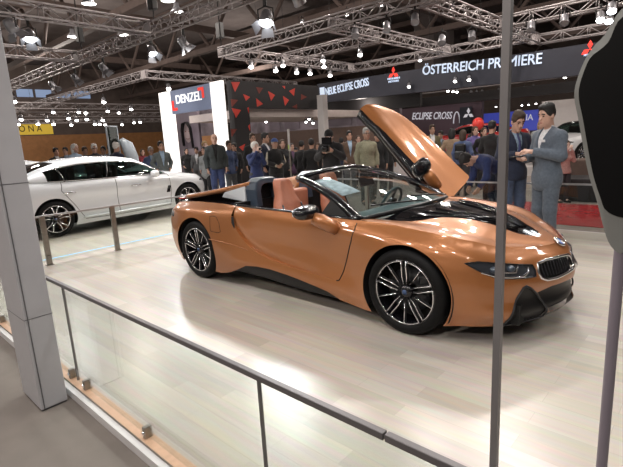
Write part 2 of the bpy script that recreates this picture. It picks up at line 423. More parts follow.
i8 = thing('sports_car', 'open copper orange roadster with raised door on the pale wood stage', 'car')
def flank(name, key, m, both=False, fn=Sf, off=0.):
    if both: return patch(name, FP, FT, sel[key], fn, m, i8, mirror='both', offset=off)
    patch(name, FP, FT, sel[key], fn, m, i8, mirror='only', offset=off)
    return patch(name, FP, FT, sel[key], fn, m, i8, offset=off)
P_ = M['paint']
flank('front_bumper', 'bumper', P_, True); flank('fender', 'fender', P_); flank('sill', 'sill', P_)
flank('rear_quarter_panel', 'quarter', P_); flank('rear_bumper', 'rear', P_, True)
flank('side_skirt', 'skirt', M['black_satin'], off=-.012)
flank('air_intake', 'intake', M['black_satin'], off=-.015)
flank('lower_grille', 'centre', M['black_satin'], True, off=-.03)
flank('front_splitter', 'lip', M['black_satin'], True)
flank('rear_diffuser', 'diff', M['black_satin'], True)
flank('tail_lamp', 'tail', M['red_lens']); flank('side_marker', 'tailw', M['lamp_glass'])
# ---- closed near door
def stripe(pts, fn, r, m, name, parent, mir, off=.0, n=6):
    Q = fn(np.array(pts, float)); Q = Q*np.array([1, mir, 1.])
    return MB().tube([q for q in Q], r, n).build(name, m, parent)
near_door = patch('door', FP, FT, sel['door'], Sdoor, P_, i8, mirror='only')
seam = clipz(resample(DOOR[:18], .03, False))
stripe(resample([(2.005,.845),(2.0,.795),(2.03,.70),(2.08,.57),(2.13,.42),(2.17,.335),(2.20,.325)],.03,False), Sf, .005, M['black_matt'], 'shut_line', near_door, -1)
# the swoosh: rear quarter's lip over the door's lower edge
Lq = np.array(clipz(resample(DOOR[5:18], .03, False)))
A = Sf(Lq); B = Sdoor(Lq)
for mir in (-1, 1):
    V = [tuple(q*np.array([1, mir, 1.])) for q in np.vstack([A, B])]; n = len(A)
    raw('swoosh_edge', V, [(i, i+1, n+i+1, n+i) for i in range(n-1)], P_, i8, True)
# belt scoop behind the door
for mir in (-1, 1):
    sc = resample([(3.60, .79), (3.635, .785), (3.63, .72), (3.585, .655), (3.58, .70)], .02)
    q = Sf(np.array(sc))*np.array([1, mir, 1.]); q[:, 1] += mir*.002
    raw('air_scoop', q, [tuple(range(len(q)))], M['black_matt'], i8)
# fuel flap outline and lower flank crease
fl = [(3.985, .77), (3.90, .775), (3.865, .76), (3.82, .70), (3.80, .615), (3.83, .60), (3.95, .605), (3.965, .62), (3.975, .70)]
q = Sf(np.array(resample(fl, .02)))*np.array([1, -1, 1.])
MB().tube([p for p in q], .003, 5, closed=True).build('charging_flap', M['black_matt'], i8)
for mir in (-1, 1):
    stripe(resample([(3.99, .515), (3.8, .505), (3.6, .485), (3.38, .455)], .03, False), Sf, .006, P_, 'crease', i8, mir)
# ---- wheel wells, underbody
for cx, cr in ((1.385, .40), (-1.395, .403)):
    for mir in (-1, 1):
        V = []; F = []; n = 28
        for j in range(n+1):
            a = -.45+(PI+.9)*j/n
            for yy in (.905, .50): V.append((cx+cr*math.cos(a), mir*yy, .345+cr*math.sin(a)))
        F = [(2*j, 2*j+1, 2*j+3, 2*j+2) for j in range(n)]
        b = len(V)
        V += [(cx, mir*.50, .345)]
        F += [(2*j+1, b, 2*j+3) for j in range(n)]
        raw('wheel_well', V, F, M['black_matt'], i8)
        rim = [(cx+(cr-.013)*math.cos(a), .345+(cr-.013)*math.sin(a)) for a in np.linspace(-.35, PI+.35, 40)]
ub = MB()
ub.bx((-2.2, -.60, .15), (2.15, .60, .30)); ub.bx((-.98, -.86, .17), (.98, .86, .30)); ub.bx((1.79, -.72, .16), (2.05, .72, .30)); ub.bx((-2.05, -.72, .2), (-1.80, .72, .4))
ub.build('underbody', M['black_matt'], i8)

# ---- bonnet
_cs = np.arange(0, s_at_x(1.03), .02); CP = S(_cs, zc(_cs)); 
CX, CY, CZ = CP[:, 0], CP[:, 1], CP[:, 2]
_o = np.argsort(CX); CXo, CYo, CZo = CX[_o], CY[_o], CZ[_o]
def yc(x): return np.interp(x, CXo, CYo)
def zcr(x): return np.interp(x, CXo, CZo)
BUMP_X = [.8, 1.1, 1.4, 1.7, 1.95, 2.1, 2.2, 2.24]; BUMP_Z = [.085, .075, .06, .045, .03, .018, .006, 0.]
def Hf(P):
    x, y = P[:, 0], P[:, 1]; v = np.clip(abs(y)/np.maximum(yc(x), 1e-3), 0, 1.05)
    z = zcr(x)+np.interp(x, BUMP_X, BUMP_Z)*(1-v**2)-np.interp(x, BUMP_X, BUMP_Z)*.55*np.exp(-((v-.72)/.16)**2)
    return np.stack([x, y, z], -1)
half = [(float(a), float(b)) for a, b in zip(CX, CY)]
half = [h for h in half if h[0] > .99]
cowl_y = np.linspace(half[-1][1], 0, 26); cowl = [(float(1.17-.30*(k/.79)**2), float(k)) for k in cowl_y]
H_half = half+cowl[1:-1]
H_loop = H_half+[(1.17, 0.)]+[(x, -y) for x, y in H_half[::-1]][:-1]
INS = [(1.19, .0), (1.15, .2), (1.05, .5), (.98, .66), (1.10, .66), (1.25, .57), (1.45, .40), (1.62, .30), (1.80, .225), (1.98, .155), (2.055, .09), (2.07, 0)]
INS = [(1.0 if False else x, y) for x, y in INS]
ins_half = INS
ins_loop = ins_half+[(x, -y) for x, y in ins_half[::-1]][1:-1]
HP, HT = cdt([(resample(H_loop, .025), True), (resample(ins_loop, .025), True)], .03, (.85, -.9), (2.3, .9), keep=lambda G: inside(H_loop, G))
HC = np.array([HP[list(t)].mean(0) for t in HT]); hin = inside(H_loop, HC); hb = inside(ins_loop, HC)
hood = patch('bonnet', HP, HT, hin & ~hb, Hf, P_, i8)
patch('bonnet_insert', HP, HT, hb, Hf, M['insert_black'], i8, offset=-.004)
# raised ribs and slots on the black insert
rb = MB()
for sgn in (-1, 1):
    for k, (y0, y1) in enumerate(((.50, .10), (.36, .06), (.22, .03))):
        pth = []
        for t in np.linspace(0, 1, 12):
            x = 1.2+.05*k+t*(.75-.06*k); y = (y0*(1-t)+y1*t)*sgn
            pth.append(tuple(Hf(np.array([[x, y]]))[0]+np.array([0, 0, .004])))
        rb.tube([(a, b, c-.006) for a, b, c in pth], .012, 6)
rb.build('bonnet_rib', M['insert_black'], i8)
# roundel on the nose
def roundel(parent, X, r):
    b = MB(); b.lathe([(r, -.004), (r, .004), (r*.94, .007), (r*.72, .007), (r*.72, .004), (0, .004)], 32, X); o = b.build('badge', M['chrome'], parent)
    for k in range(4):
        pts = [(0, 0)]+[(r*.66*math.cos(a), r*.66*math.sin(a)) for a in np.linspace(k*PI/2, (k+1)*PI/2, 9)]
        q = MB().prism(pts, .0045, .0065, X)
        q.build('badge_quarter', M['blue'] if k % 2 else M['white'], o)
    return o
e0 = Hf(np.array([[2.2, 0.]]))[0]
nx_ = Hf(np.array([[2.21, 0.]]))[0]-e0
roundel(i8, frame(e0+np.array([.036, 0, -.006]), (.62, 0, -.45), (0, 1, 0)), .048)

# ---- headlamps, kidneys
for mir in (-1, 1):
    mm = 'only' if mir < 0 else None
    hl = patch('headlamp', FP, FT, sel['head'], Sf, M['lamp_glass'], i8, mirror=mm, offset=-.004)
    flip = np.array([1, mir, 1.])
    def sp(pts, off=.0): 
        q = Sf(np.array(pts, float)); n = np.zeros_like(q); x, y, a, b = base(np.array(pts, float)[:, 0]); q[:, 0] += a*off; q[:, 1] += b*off
        return q*flip
    MB().tube(sp(resample(HEAD, .02), .0), .005, 5, closed=True).build('lamp_rim', M['black_gloss'], hl)
    # two light-guide brackets and dark projector lenses
    MB().tube(sp(resample([(.93, .565), (.82, .530), (.70, .517), (.60, .512), (.545, .535), (.535, .565)], .02, False), .002), .008, 6).build('light_guide', M['chrome'], hl)
    MB().tube(sp(resample([(.77, .60), (.76, .555), (.66, .545), (.63, .585)], .02, False), .0), .007, 6).build('light_guide', M['chrome'], hl)
    for c in ((.83, .575), (.69, .573)):
        q = sp([c], -.002)[0]; MB().ell(q, (.028, .028, .024)).build('lamp_lens', M['hoop'], hl)
    # fairing between lamp and kidney
    kd = patch('kidney_grille', FP, FT, sel['kid'], Sf, M['black_satin'], i8, mirror=mm, offset=-.03)
    MB().tube(sp(resample(KID, .02), .002), .012, 8, closed=True).build('grille_frame', M['chrome'], kd)
    sl = MB()
    for k in np.linspace(.06, .41, 12): sl.tube(sp(resample([(k, .47), (k+.005, .52), (k, .575)], .02, False), -.012), .004, 5)
    sl.build('grille_slat', M['graphite'], kd)
    MB().tube(sp(clipz(resample(INTAKE, .02)), .0), .008, 6, closed=True).build('intake_trim', M['graphite'], i8)
# number-plate holder on the nose

# ---- windscreen and cowl
def Wf(P):
    u, v = P[:, 0], P[:, 1]
    b = np.stack([1.16-.29*u**2, .775*u, .925-.07*u**2], -1); t = np.stack([.09-.09*u**2, .58*u, 1.235-.055*u**2], -1)
    w = v[:, None]; q = b*(1-w)+t*w; q[:, 2] += .035*np.sin(PI*np.clip(v, -.1, 1.1)); q[:, 0] += .03*np.sin(PI*np.clip(v, -.1, 1.1)); return q
def grid_patch(name, fn, nu, nv, u0, u1, v0, v1, m, parent, off=0., thick=0.):
    U, Vv = np.meshgrid(np.linspace(u0, u1, nu+1), np.linspace(v0, v1, nv+1)); P = np.stack([U.ravel(), Vv.ravel()], -1)
    Q = fn(P); e = 1e-3; N = np.cross(fn(P+[e, 0])-fn(P-[e, 0]), fn(P+[0, e])-fn(P-[0, e])); N /= np.linalg.norm(N, axis=1)[:, None]+1e-12
    Q = Q+N*off
    F = [(j*(nu+1)+i, j*(nu+1)+i+1, (j+1)*(nu+1)+i+1, (j+1)*(nu+1)+i) for j in range(nv) for i in range(nu)]
    if thick:
        k = len(Q); Q = np.vstack([Q, Q-N*thick]); F2 = F+[tuple(i+k for i in f[::-1]) for f in F]
        ring = [i for i in range(nu+1)]+[j*(nu+1)+nu for j in range(1, nv+1)]+[nv*(nu+1)+i for i in range(nu-1, -1, -1)]+[j*(nu+1) for j in range(nv-1, 0, -1)]
        F2 += [(ring[(i+1) % len(ring)], ring[i], ring[i]+k, ring[(i+1) % len(ring)]+k) for i in range(len(ring))]
        return raw(name, Q, F2, m, parent, True)
    return raw(name, Q, F, m, parent, True, N)
ws = grid_patch('windscreen', Wf, 24, 12, -1, 1, 0, 1, M['windscreen'], i8)
for u, mm in ((-1, 0), (1, 0)):
    q = Wf(np.array([(u, v) for v in np.linspace(-.02, 1, 14)]))
    MB().tube(q, [.055-.015*t for t in np.linspace(0, 1, 14)], 8, ry=.75).build('windscreen_pillar', M['black_gloss'], i8)
q = Wf(np.array([(u, 1.) for u in np.linspace(-1, 1, 20)])); MB().tube(q, .036, 8, ry=.7).build('windscreen_header', M['black_gloss'], i8)
q = Wf(np.array([(u, .0) for u in np.linspace(-1, 1, 20)])); MB().tube(q, .022, 8).build('cowl_seal', M['black_satin'], i8)
# wiper arms
wp = MB()
for u0, u1 in ((.5, -.25), (-.15, -.8)):
    q = Wf(np.array([(u0+(u1-u0)*t, .03+.10*t) for t in np.linspace(0, 1, 8)])); q[:, 2] += .02; q[:, 0] += .015; wp.tube(q, .008, 5)
wp.build('wiper', M['black_satin'], i8)
# sail panels at the foot of the pillars (black triangle with a small fixed pane)
for mir in (-1, 1):
    tri = [(.90, .80*1, .835), (.50, .845, .885), (.56, .735, 1.03), (.72, .755, .95)]
    V = [(x, mir*y, z) for x, y, z in tri]; V2 = [(x, mir*(y-.02), z) for x, y, z in tri]
    raw('sail_panel', V+V2, [(0, 1, 2, 3), (7, 6, 5, 4), (0, 1, 5, 4), (1, 2, 6, 5), (2, 3, 7, 6), (3, 0, 4, 7)], M['black_matt'], i8)

# ---- cockpit
tub = MB()
tub.bx((-.74, -.80, .28), (1.0, .80, .32)); tub.bx((-.78, -.80, .3), (-.72, .80, .92)); tub.bx((.95, -.78, .3), (1.0, .78, .84))
tub.bx((-.74, .79, .30), (1.0, .84, .52)); tub.bx((-.60, -.145, .3), (.75, .145, .62), bev=.04)
tub.build('cockpit_tub', M['black_satin'], i8)
MB().bx((-.70, -.17, .6), (-.60, .20, .985), bev=.03).build('bulkhead_pad', M['tan'], i8)
# near door inside panel and its belt
dp = MB(); dp.bx((-.66, -.825, .32), (.95, -.775, .86), bev=.02); dp.build('door_card', M['black_satin'], i8)
dp = MB(); dp.bx((-.5, -.776, .66), (.7, -.745, .76), bev=.012); dp.build('door_armrest', M['tan'], i8)
q = S(np.linspace(2.03, 3.64, 40), zc(np.linspace(2.03, 3.64, 40)))*np.array([1, -1, 1.]); q[:, 1] += .012; q[:, 2] += .004
MB().tube(q, .016, 6).build('belt_seal', M['black_gloss'], i8)
dash = MB()
prof = [(1.06, .86), (.98, .895), (.86, .91), (.74, .89), (.66, .84), (.64, .76), (.72, .62), (.95, .6)]
for k in range(1):
    V = []; F = []; ys = np.linspace(-.74, .74, 13)
    for yv in ys:
        for x, z in prof: V.append((x-.10*(yv/.74)**2, yv, z-.03*(yv/.74)**2+(.03 if abs(yv-.37) < .16 else 0)))
    n = len(prof)
    for i in range(len(ys)-1):
        for j in range(n-1): F.append((i*n+j, i*n+j+1, (i+1)*n+j+1, (i+1)*n+j))
    dash.add(V, F, True)
dash.build('dashboard', M['teal'], i8)
MB().box((.70, .02, .93), (.02, .24, .10), rotm('Y', -.3), bev=.008).build('centre_screen', M['black_gloss'], i8)
X = trm(.46, .37, .83) @ rotm('Y', -PI/2+.42)
sw = MB(); sw.tube([(.175*math.cos(a), .175*math.sin(a), 0) for a in np.linspace(0, 2*PI, 36, endpoint=False)], .016, 8, closed=True, X=X)
sw = sw.build('steering_wheel', M['teal'], i8)
q = MB(); q.lathe([(0, .02), (.06, .015), (.065, -.03)], 20, X)
for a in (0, PI*.8, PI*1.2): q.tube([(0, 0, 0), (.17*math.cos(a), .17*math.sin(a), 0)], .017, 6, X=X)
q.build('wheel_hub', M['graphite'], sw)
def seat(y):
    back = []; 
    # backrest with built-in headrest: lofted slab
    prof = [(.34, .21, .0), (.45, .225, -.04), (.62, .225, -.10), (.78, .205, -.15), (.90, .155, -.185), (.97, .12, -.205), (1.05, .112, -.225), (1.11, .10, -.24), (1.145, .065, -.245)]
    V = []; F = []; n = 16
    for z, w, dx in prof:
        th = .075 if z < .95 else .06
        for j in range(n):
            a = 2*PI*j/n; c, s_ = math.cos(a), math.sin(a)
            yy = w*math.copysign(abs(c)**.6, c); xx = th*math.copysign(abs(s_)**.7, s_)
            if s_ > 0 and abs(c) > .7: xx += .03
            V.append((-.22+dx+xx, y+yy, z))
    for i in range(len(prof)-1):
        for j in range(n): F.append((i*n+j, i*n+(j+1) % n, (i+1)*n+(j+1) % n, (i+1)*n+j))
    F.append(tuple((len(prof)-1)*n+j for j in range(n)))
    b = MB().add(V, F, True); s0 = b.build('seat_back', M['tan'], i8)
    MB().box((.12, y, .44), (.56, .44, .16), bev=.06).build('seat_cushion', M['tan'], i8)
    for k in (-.12, .12): MB().tube([(-.16, y+k*1.3, .5), (-.25, y+k*1.3, .72), (-.31, y+k*1.15, .88)], .010, 5).build('stitched_welt', M['graphite'], s0)
for y in (-.385, .385): seat(y)
# roll-over hoops
for y in (-.41, .41):
    b = MB()
    out = [(-.215, .86), (-.205, 1.04), (-.17, 1.12), (-.09, 1.16), (.09, 1.16), (.17, 1.12), (.205, 1.04), (.215, .86)]
    inn = [(-.13, .86), (-.125, 1.02), (-.10, 1.075), (-.05, 1.095), (.05, 1.095), (.10, 1.075), (.125, 1.02), (.13, .86)]
    n = len(out); V = []
    for x in (-.60, -.78):
        sh = .06 if x < -.7 else 0
        V += [(x+(z-.86)*-.15, y+a, z) for a, z in out]+[(x+(z-.86)*-.15, y+a, z) for a, z in inn]
    F = []
    for i in range(n-1):
        F += [(i, i+1, n+i+1, n+i), (2*n+i+1, 2*n+i, 3*n+i, 3*n+i+1), (i+1, i, 2*n+i, 2*n+i+1), (n+i, n+i+1, 3*n+i+1, 3*n+i)]
    h = b.add(V, F).build('roll_hoop', M['hoop'], i8)
    mo = h.modifiers.new('bevel', 'BEVEL'); mo.width = .015; mo.segments = 2
    MB().bx((-.80, y-.14, .86), (-.76, y+.14, 1.06), bev=.01).build('hoop_mesh', M['black_satin'], h)

# ---- rear deck: two humps running back from the hoops to the tail lip
def Df(P):
    x, y = P[:, 0], P[:, 1]; a = abs(y)
    t = np.clip((x+2.07)/1.31, 0, 1)
    ridge = .935+.195*t**1.1
    mid = .915+.06*t
    w = np.clip((a-.10)/.24, 0, 1); w = w*w*(3-2*w)
    e = np.clip((a-.52)/.12, 0, 1)
    return np.stack([x, y, mid+(ridge-mid)*w-.018*e**2], -1)
def yd(x): return np.interp(x, [-2.15, -1.9, -1.4, -.76], [.60, .66, .665, .60])
def Du(P):
    x = P[:, 0]; y = P[:, 1]*yd(x); 
    xx = np.where(x < -2.0, x+.10*(P[:, 1]**2)*np.clip((-2.0-x)/.15, 0, 1), x)
    return Df(np.stack([xx, y], -1))
grid_patch('rear_deck', Du, 40, 36, -2.07, -.76, -1, 1, P_, i8, thick=.045)
# black centre bay of the deck (engine cover) and louvres
def De(P):
    q = Df(P); q[:, 2] += .004; return q
grid_patch('engine_cover', De, 24, 10, -1.85, -.80, -.16, .16, M['black_gloss'], i8)
# recess between deck and haunch
_rs = np.linspace(3.66, SMAX-.02, 60); RC = S(_rs, zc(_rs))
for mir in (-1, 1):
    V = []; F = []
    for k, c in enumerate(RC):
        y1 = max(min(.56, c[1]-.06), 0); x1 = max(c[0], -2.14) if c[1] < .62 else c[0]
        V += [(c[0], mir*c[1], c[2]), (x1+.02, mir*max(c[1]-.05, 0), c[2]-.02), (x1+.03, mir*y1*.98, c[2]-.01), (max(x1, -2.08)+.03, mir*max(y1-.02, 0), .925+.06*max(0, min(1, (c[0]+2.1)/1.3)))]
    for k in range(len(RC)-1):
        for j in range(3): F.append((4*k+j, 4*k+j+1, 4*k+5+j, 4*k+4+j))
    raw('deck_recess', V, F, M['black_gloss'], i8, True)
    # pale panel beside the hoop: a reflection on the deck side, painted
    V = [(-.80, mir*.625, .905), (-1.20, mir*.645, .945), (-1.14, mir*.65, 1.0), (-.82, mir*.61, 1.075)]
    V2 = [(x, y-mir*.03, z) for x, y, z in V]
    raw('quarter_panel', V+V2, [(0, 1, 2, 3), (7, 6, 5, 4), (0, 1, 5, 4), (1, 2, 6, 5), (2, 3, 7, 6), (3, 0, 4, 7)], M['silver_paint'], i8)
    MB().bx((-2.12, mir*.60-.06, .885), (-2.02, mir*.60+.06, .90)).build('tail_light_bar', M['red_lens'], i8)

# ---- wheels
def car_wheel(parent, X, R, w, rim_r, style, name='wheel'):
    """X places the wheel: local z points outward along the axle"""
    t = MB().lathe([(rim_r-.01, -w/2), (R-.03, -w/2), (R-.008, -w/2+.02), (R, -w/2+.05), (R, w/2-.05), (R-.008, w/2-.022), (R-.03, w/2-.006), (rim_r+.03, w/2), (rim_r+.012, w/2-.004), (rim_r, w/2-.012), (rim_r-.006, w/2-.02)], 56, X).build('tyre' if parent.type == 'EMPTY' and False else name, M['rubber'], parent)
    b = MB().lathe([(rim_r, w/2-.014), (rim_r-.005, w/2-.008), (rim_r-.012, w/2-.012), (rim_r-.02, w/2-.03), (rim_r-.03, -w/2)], 56, X); b.build('rim', M['black_gloss'] if style == 'star' else M['silver'], t)
    d = MB().lathe([(rim_r-.025, -.06), (.05, -.055)], 40, X); d.build('rim_back', M['black_matt'], t)
    d = MB().lathe([(.18, -.02), (.18, .0), (.07, .005)], 40, X); d.build('brake_disc', M['graphite'], t)
    f = w/2-.015
    sp = MB(); dk = MB()
    if style == 'star':
        for k in range(5):
            a0 = 2*PI*k/5+.942; hw = 2*PI/10-.075
            def pt(r, a, z): return (r*math.cos(a), r*math.sin(a), z)
            for sg in (-1, 1):
                # side bar of the sector
                p = [pt(.065, a0+sg*.42, f-.02), pt(.13, a0+sg*.46, f-.012), pt(.19, a0+sg*(hw-.03), f-.006), pt(rim_r-.012, a0+sg*hw, f)]
                sp.tube(p, [.0045, .0052, .006, .0065], 6)
                dk.tube([(x, y, z-.022) for x, y, z in p], [.008, .009, .010, .011], 6)
            p = [pt(.085, a0, f-.016), pt(.17, a0, f-.008), pt(rim_r-.02, a0, f-.001)]
            sp.tube(p, [.004, .005, .0055], 6); dk.tube([(x, y, z-.02) for x, y, z in p], [.007, .008, .009], 6)
            sp.tube([pt(rim_r-.016, a0+t*hw, f) for t in np.linspace(-1, 1, 10)], .0055, 6)
    else:
        for k in range(5):
            a0 = 2*PI*k/5+.3
            for sg in (-1, 1):
                p = [(.06*math.cos(a0+sg*.35), .06*math.sin(a0+sg*.35), f-.03), (.15*math.cos(a0+sg*.17), .15*math.sin(a0+sg*.17), f-.012), ((rim_r-.01)*math.cos(a0+sg*.27), (rim_r-.01)*math.sin(a0+sg*.27), f)]
                sp.tube(p, [.014, .012, .013], 6); dk.tube([(x, y, z-.025) for x, y, z in p], [.02, .018, .02], 6)
    for bb in (sp, dk): bb.v = [tuple(X @ Vector(v)) for v in bb.v]
    sp.build('spokes', M['silver'], t); dk.build('spoke_backing', M['black_matt'], t)
    MB().lathe([(.060, f-.045), (.05, f-.025), (.036, f-.016), (.026, f-.012), (0, f-.011)], 28, X).build('hub', M['black_gloss'], t)
    MB().lathe([(.02, f-.012), (.018, f-.007), (0, f-.006)], 20, X).build('hub_cap', M['hub_blue'], t)
    return t
for cx, yy, w in ((1.385, .925, .22), (-1.395, .94, .24)):
    for sg in (-1, 1):
        X = trm(cx, sg*(yy-w/2), .345) @ rotm('X', PI/2 if sg < 0 else -PI/2)
        car_wheel(i8, X, .345, w, .268, 'star')
# calipers
for cx in (1.385, -1.395):
    for sg in (-1, 1): MB().box((cx+.13, sg*.80, .40), (.10, .06, .16), bev=.02).build('brake_caliper', M['graphite'], i8)

# ---- mirrors
def mirror(parent, mir, X=None):
    b = MB(); Q = trm(.50, mir*1.02, .935) @ rotm('Z', mir*-.25)
    b.ell((0, 0, 0), (.085, .15, .062), 20, 12, Q, .8); o = b.build('mirror', M['black_gloss'], parent)
    l = MB(); l.tube([(.70, mir*.86, .775), (.655, mir*.905, .815), (.60, mir*.955, .858), (.55, mir*1.0, .888)], [.075, .085, .085, .07], 12, ry=.75); l.build('mirror_arm', P_, o)
    g = MB(); g.ell((-.075, 0, 0), (.012, .12, .045), 16, 8, Q, .7); g.build('mirror_glass', M['chrome'], o)
    if X is not None:
        for k in [o]+kids(o): k.data.transform(X)
    return o
mirror(i8, -1)
# ---- raised far door
DQ = [1.772, .423, -.802, -.077, -.015, .045]
_ax = Vector(DQ[:3]); _R = Matrix.Rotation(_ax.length, 4, _ax.normalized())
_h = S(np.array([2.03]), np.array([.80]))[0]
DX = trm(.033, .030, -.012) @ trm(*(np.array(_h)+np.array(DQ[3:]))) @ _R @ trm(*(-np.array(_h)))
_lowz = FC[:, 1] < .79+(FC[:, 0]-2.0)*.11/1.45
rdoor = patch('door', FP, FT, sel['door'] & _lowz, Sdoor, P_, i8)
belt = patch('belt_trim', FP, FT, sel['door'] & ~_lowz, Sdoor, M['black_gloss'], rdoor)
# inner shell and rim of the raised door
dloop = clipz(resample(DOOR, .03)); dl = np.array(dloop)
def Sin(P):
    q = Sdoor(P).copy(); x, y, nx, ny = base(P[:, 0]); d = .14
    q[:, 0] -= nx*d; q[:, 1] -= ny*d; return q
inner = patch('door_card', FP, FT, sel['door'], Sin, M['black_satin'], rdoor, flip=True)
a, b = Sdoor(dl), Sin(dl); n = len(dl)
rim = raw('door_edge', np.vstack([a, b]), [(i, (i+1) % n, n+(i+1) % n, n+i) for i in range(n)], M['black_satin'], rdoor)
# frameless glass top rail and carbon frame along the belt
fr = MB(); bs = np.linspace(2.05, 3.6, 20); q = S(bs, zc(bs)); q[:, 1] -= .05; q[:, 2] += .01
fr.tube(q, .045, 8, ry=.6)
frame_o = fr.build('window_frame', M['black_gloss'], rdoor)
mo = mirror(rdoor, 1)
for o in [rdoor, belt, inner, rim, frame_o, mo]+[k for k in bpy.data.objects if k.parent == mo]: o.data.transform(DX)
# the mirror is a part of the door, its arm and glass count with it
# gas strut holding the door
MB().tube([(.82, .80, .74), tuple(DX @ Vector((.40, .78, .62)))], .014, 8).build('gas_strut', M['black_satin'], i8)
# spec sheet lying inside the windscreen
q = Wf(np.array([(u, v) for v in np.linspace(.43, .86, 6) for u in np.linspace(-.86+0*v, -.60, 6)])); q[:, 2] -= .02; q[:, 0] -= .02
sheet = raw('info_sheet', q, [(j*6+i, j*6+i+1, (j+1)*6+i+1, (j+1)*6+i) for j in range(5) for i in range(5)], M['sheet'], None, True)
tag(sheet, 'white information sheet lying inside the roadster windscreen', 'sheet')
sheet.modifiers.new('thickness', 'SOLIDIFY').thickness = .002
# ------------------------------------------------------------------ the silver saloon
SD = [
(2.36, 0, .20, .80, [.06, .0, .02, .0, .03, .08, .14]), (2.34, .25, .20, .805, [.06, .0, .02, .0, .03, .08, .14]),
(2.27, .50, .20, .82, [.06, .0, .02, .0, .03, .08, .15]), (2.08, .76, .20, .85, [.06, .0, .01, .0, .02, .07, .15]),
(1.85, .88, .19, .885, [.05, .01, .0, .0, .01, .06, .15]), (1.49, .925, .17, .93, [.05, .03, .0, .0, .01, .05, .14]),
(.95, .925, .18, .97, [.03, .0, .03, .035, .02, .035, .09]), (0, .93, .18, .99, [.03, .0, .03, .04, .02, .03, .07]),
(-.9, .93, .18, 1.01, [.03, .0, .03, .035, .015, .03, .08]), (-1.49, .935, .18, 1.03, [.05, .03, .0, .0, .01, .05, .14]),
(-2.0, .90, .20, 1.06, [.06, .02, .0, .0, .02, .07, .16]), (-2.38, .78, .22, 1.08, [.08, .02, .0, .0, .02, .07, .15]),
(-2.55, .45, .22, 1.09, [.08, .02, .0, .0, .02, .06, .13]), (-2.59, 0, .22, 1.09, [.08, .02, .0, .0, .02, .06, .13])]
def use_stations(st):
    """switch the flank functions to another car"""
    global ST, OUT, SS, SK, ZB, ZC, DD, SMAX
    ST = st; OUT = catmull([(a[0], a[1]) for a in ST])
    SS = np.concatenate([[0], np.cumsum(np.hypot(*np.diff(OUT, axis=0).T))]); SK = SS[::40]
    ZB = np.array([a[2] for a in ST]); ZC = np.array([a[3] for a in ST]); DD = np.array([a[4] for a in ST]); SMAX = float(SS[-1])
use_stations(SD)
saloon = thing('saloon_car', 'silver white saloon car in full view behind the copper orange roadster', 'car')
def a1(f, s): return float(f(np.array([s]))[0])
_b = [(float(s), a1(zb, s)) for s in np.arange(0, SMAX, .05)]+[(SMAX, a1(zb, SMAX))]
_t = [(float(s), a1(zc, s)) for s in np.arange(0, SMAX, .05)]+[(SMAX, a1(zc, SMAX))]
OU = _b+resample([_b[-1], _t[-1]], .05, False)[1:-1]+_t[::-1]+resample([_t[0], _b[0]], .05, False)[1:-1]
def arch2(cx, cz, r, n=44): return [(float(np.interp(-(cx+r*math.cos(a)), -OUT[:, 0], SS)), cz+r*math.sin(a)) for a in np.linspace(0, 2*PI, n, endpoint=False)]
A1, A2 = arch2(1.49, .345, .385), arch2(-1.485, .345, .385)
sx = s_at_x
HL = [(.62, .70), (.80, .715), (1.02, .725), (1.06, .745), (.9, .775), (.7, .775), (.60, .76)]
KG = [(.03, .42), (.28, .42), (.33, .50), (.32, .64), (.27, .70), (.06, .70), (.03, .64)]
LI = [(.0, .24), (.75, .24), (.78, .30), (.66, .37), (.0, .35)]
TL = [(SMAX-.95, .86), (SMAX-.35, .86), (SMAX-.35, .95), (SMAX-.6, .98), (SMAX-.95, .96), (SMAX-1.08, .92)]
VE = [(sx(1.02), .55), (sx(.93), .55), (sx(.98), .70), (sx(1.05), .70)]
D1 = [(sx(1.0), .27), (sx(-.22), .25), (sx(-.22), .99), (sx(1.02), .96), (sx(1.06), .6)]
D2 = [(sx(-.23), .25), (sx(-.95), .27), (sx(-1.1), .55), (sx(-1.32), .85), (sx(-1.28), 1.01), (sx(-.23), .99)]
lp = [(OU, True), (A1, True), (A2, True)]+[(clipz(resample(L, .04)), True) for L in (HL, KG, LI, TL, VE, D1, D2)]
FP, FT = cdt(lp, .05, (0, .1), (SMAX, 1.12), keep=lambda G: inside(OU, G))
FC = np.array([FP[list(t)].mean(0) for t in FT]); ins = inside(OU, FC) & ~inside(A1, FC) & ~inside(A2, FC)
sp_ = M['silver_paint']
left = ins.copy()
for nm, L, m in (('headlamp', HL, M['lamp_glass']), ('kidney_grille', KG, M['black_satin']), ('lower_grille', LI, M['black_satin']), ('tail_lamp', TL, M['red_lens']), ('side_vent', VE, M['black_gloss'])):
    k = left & inside(L, FC); left &= ~k
    patch(nm, FP, FT, k, Sf, m, saloon, mirror='only'); patch(nm, FP, FT, k, Sf, m, saloon)
for L in (D1, D2):
    k = left & inside(L, FC); left &= ~k
    for mm in ('only', None):
        d = patch('door', FP, FT, k, Sf, sp_, saloon, mirror=mm); mir = -1 if mm else 1
        stripe(clipz(resample(L, .05)), Sf, .005, M['black_matt'], 'shut_line', d, mir)
        hx = float(np.mean([p[0] for p in L]))+.33
        q = Sf(np.array([(hx-.11, .80), (hx, .805), (hx+.11, .80)]))*np.array([1, mir, 1.]); q[1, 1] += mir*.03; q[:, 1] += mir*.012
        MB().tube(q, .014, 6).build('door_handle', M['chrome'], d)
patch('body_panel', FP, FT, left, Sf, sp_, saloon, mirror='both')
for mir in (-1, 1):
    q = Sf(np.array([(s, .30) for s in np.linspace(sx(1.0), sx(-1.0), 24)]))*np.array([1, mir, 1.]); MB().tube(q, .022, 6).build('sill_moulding', sp_, saloon)
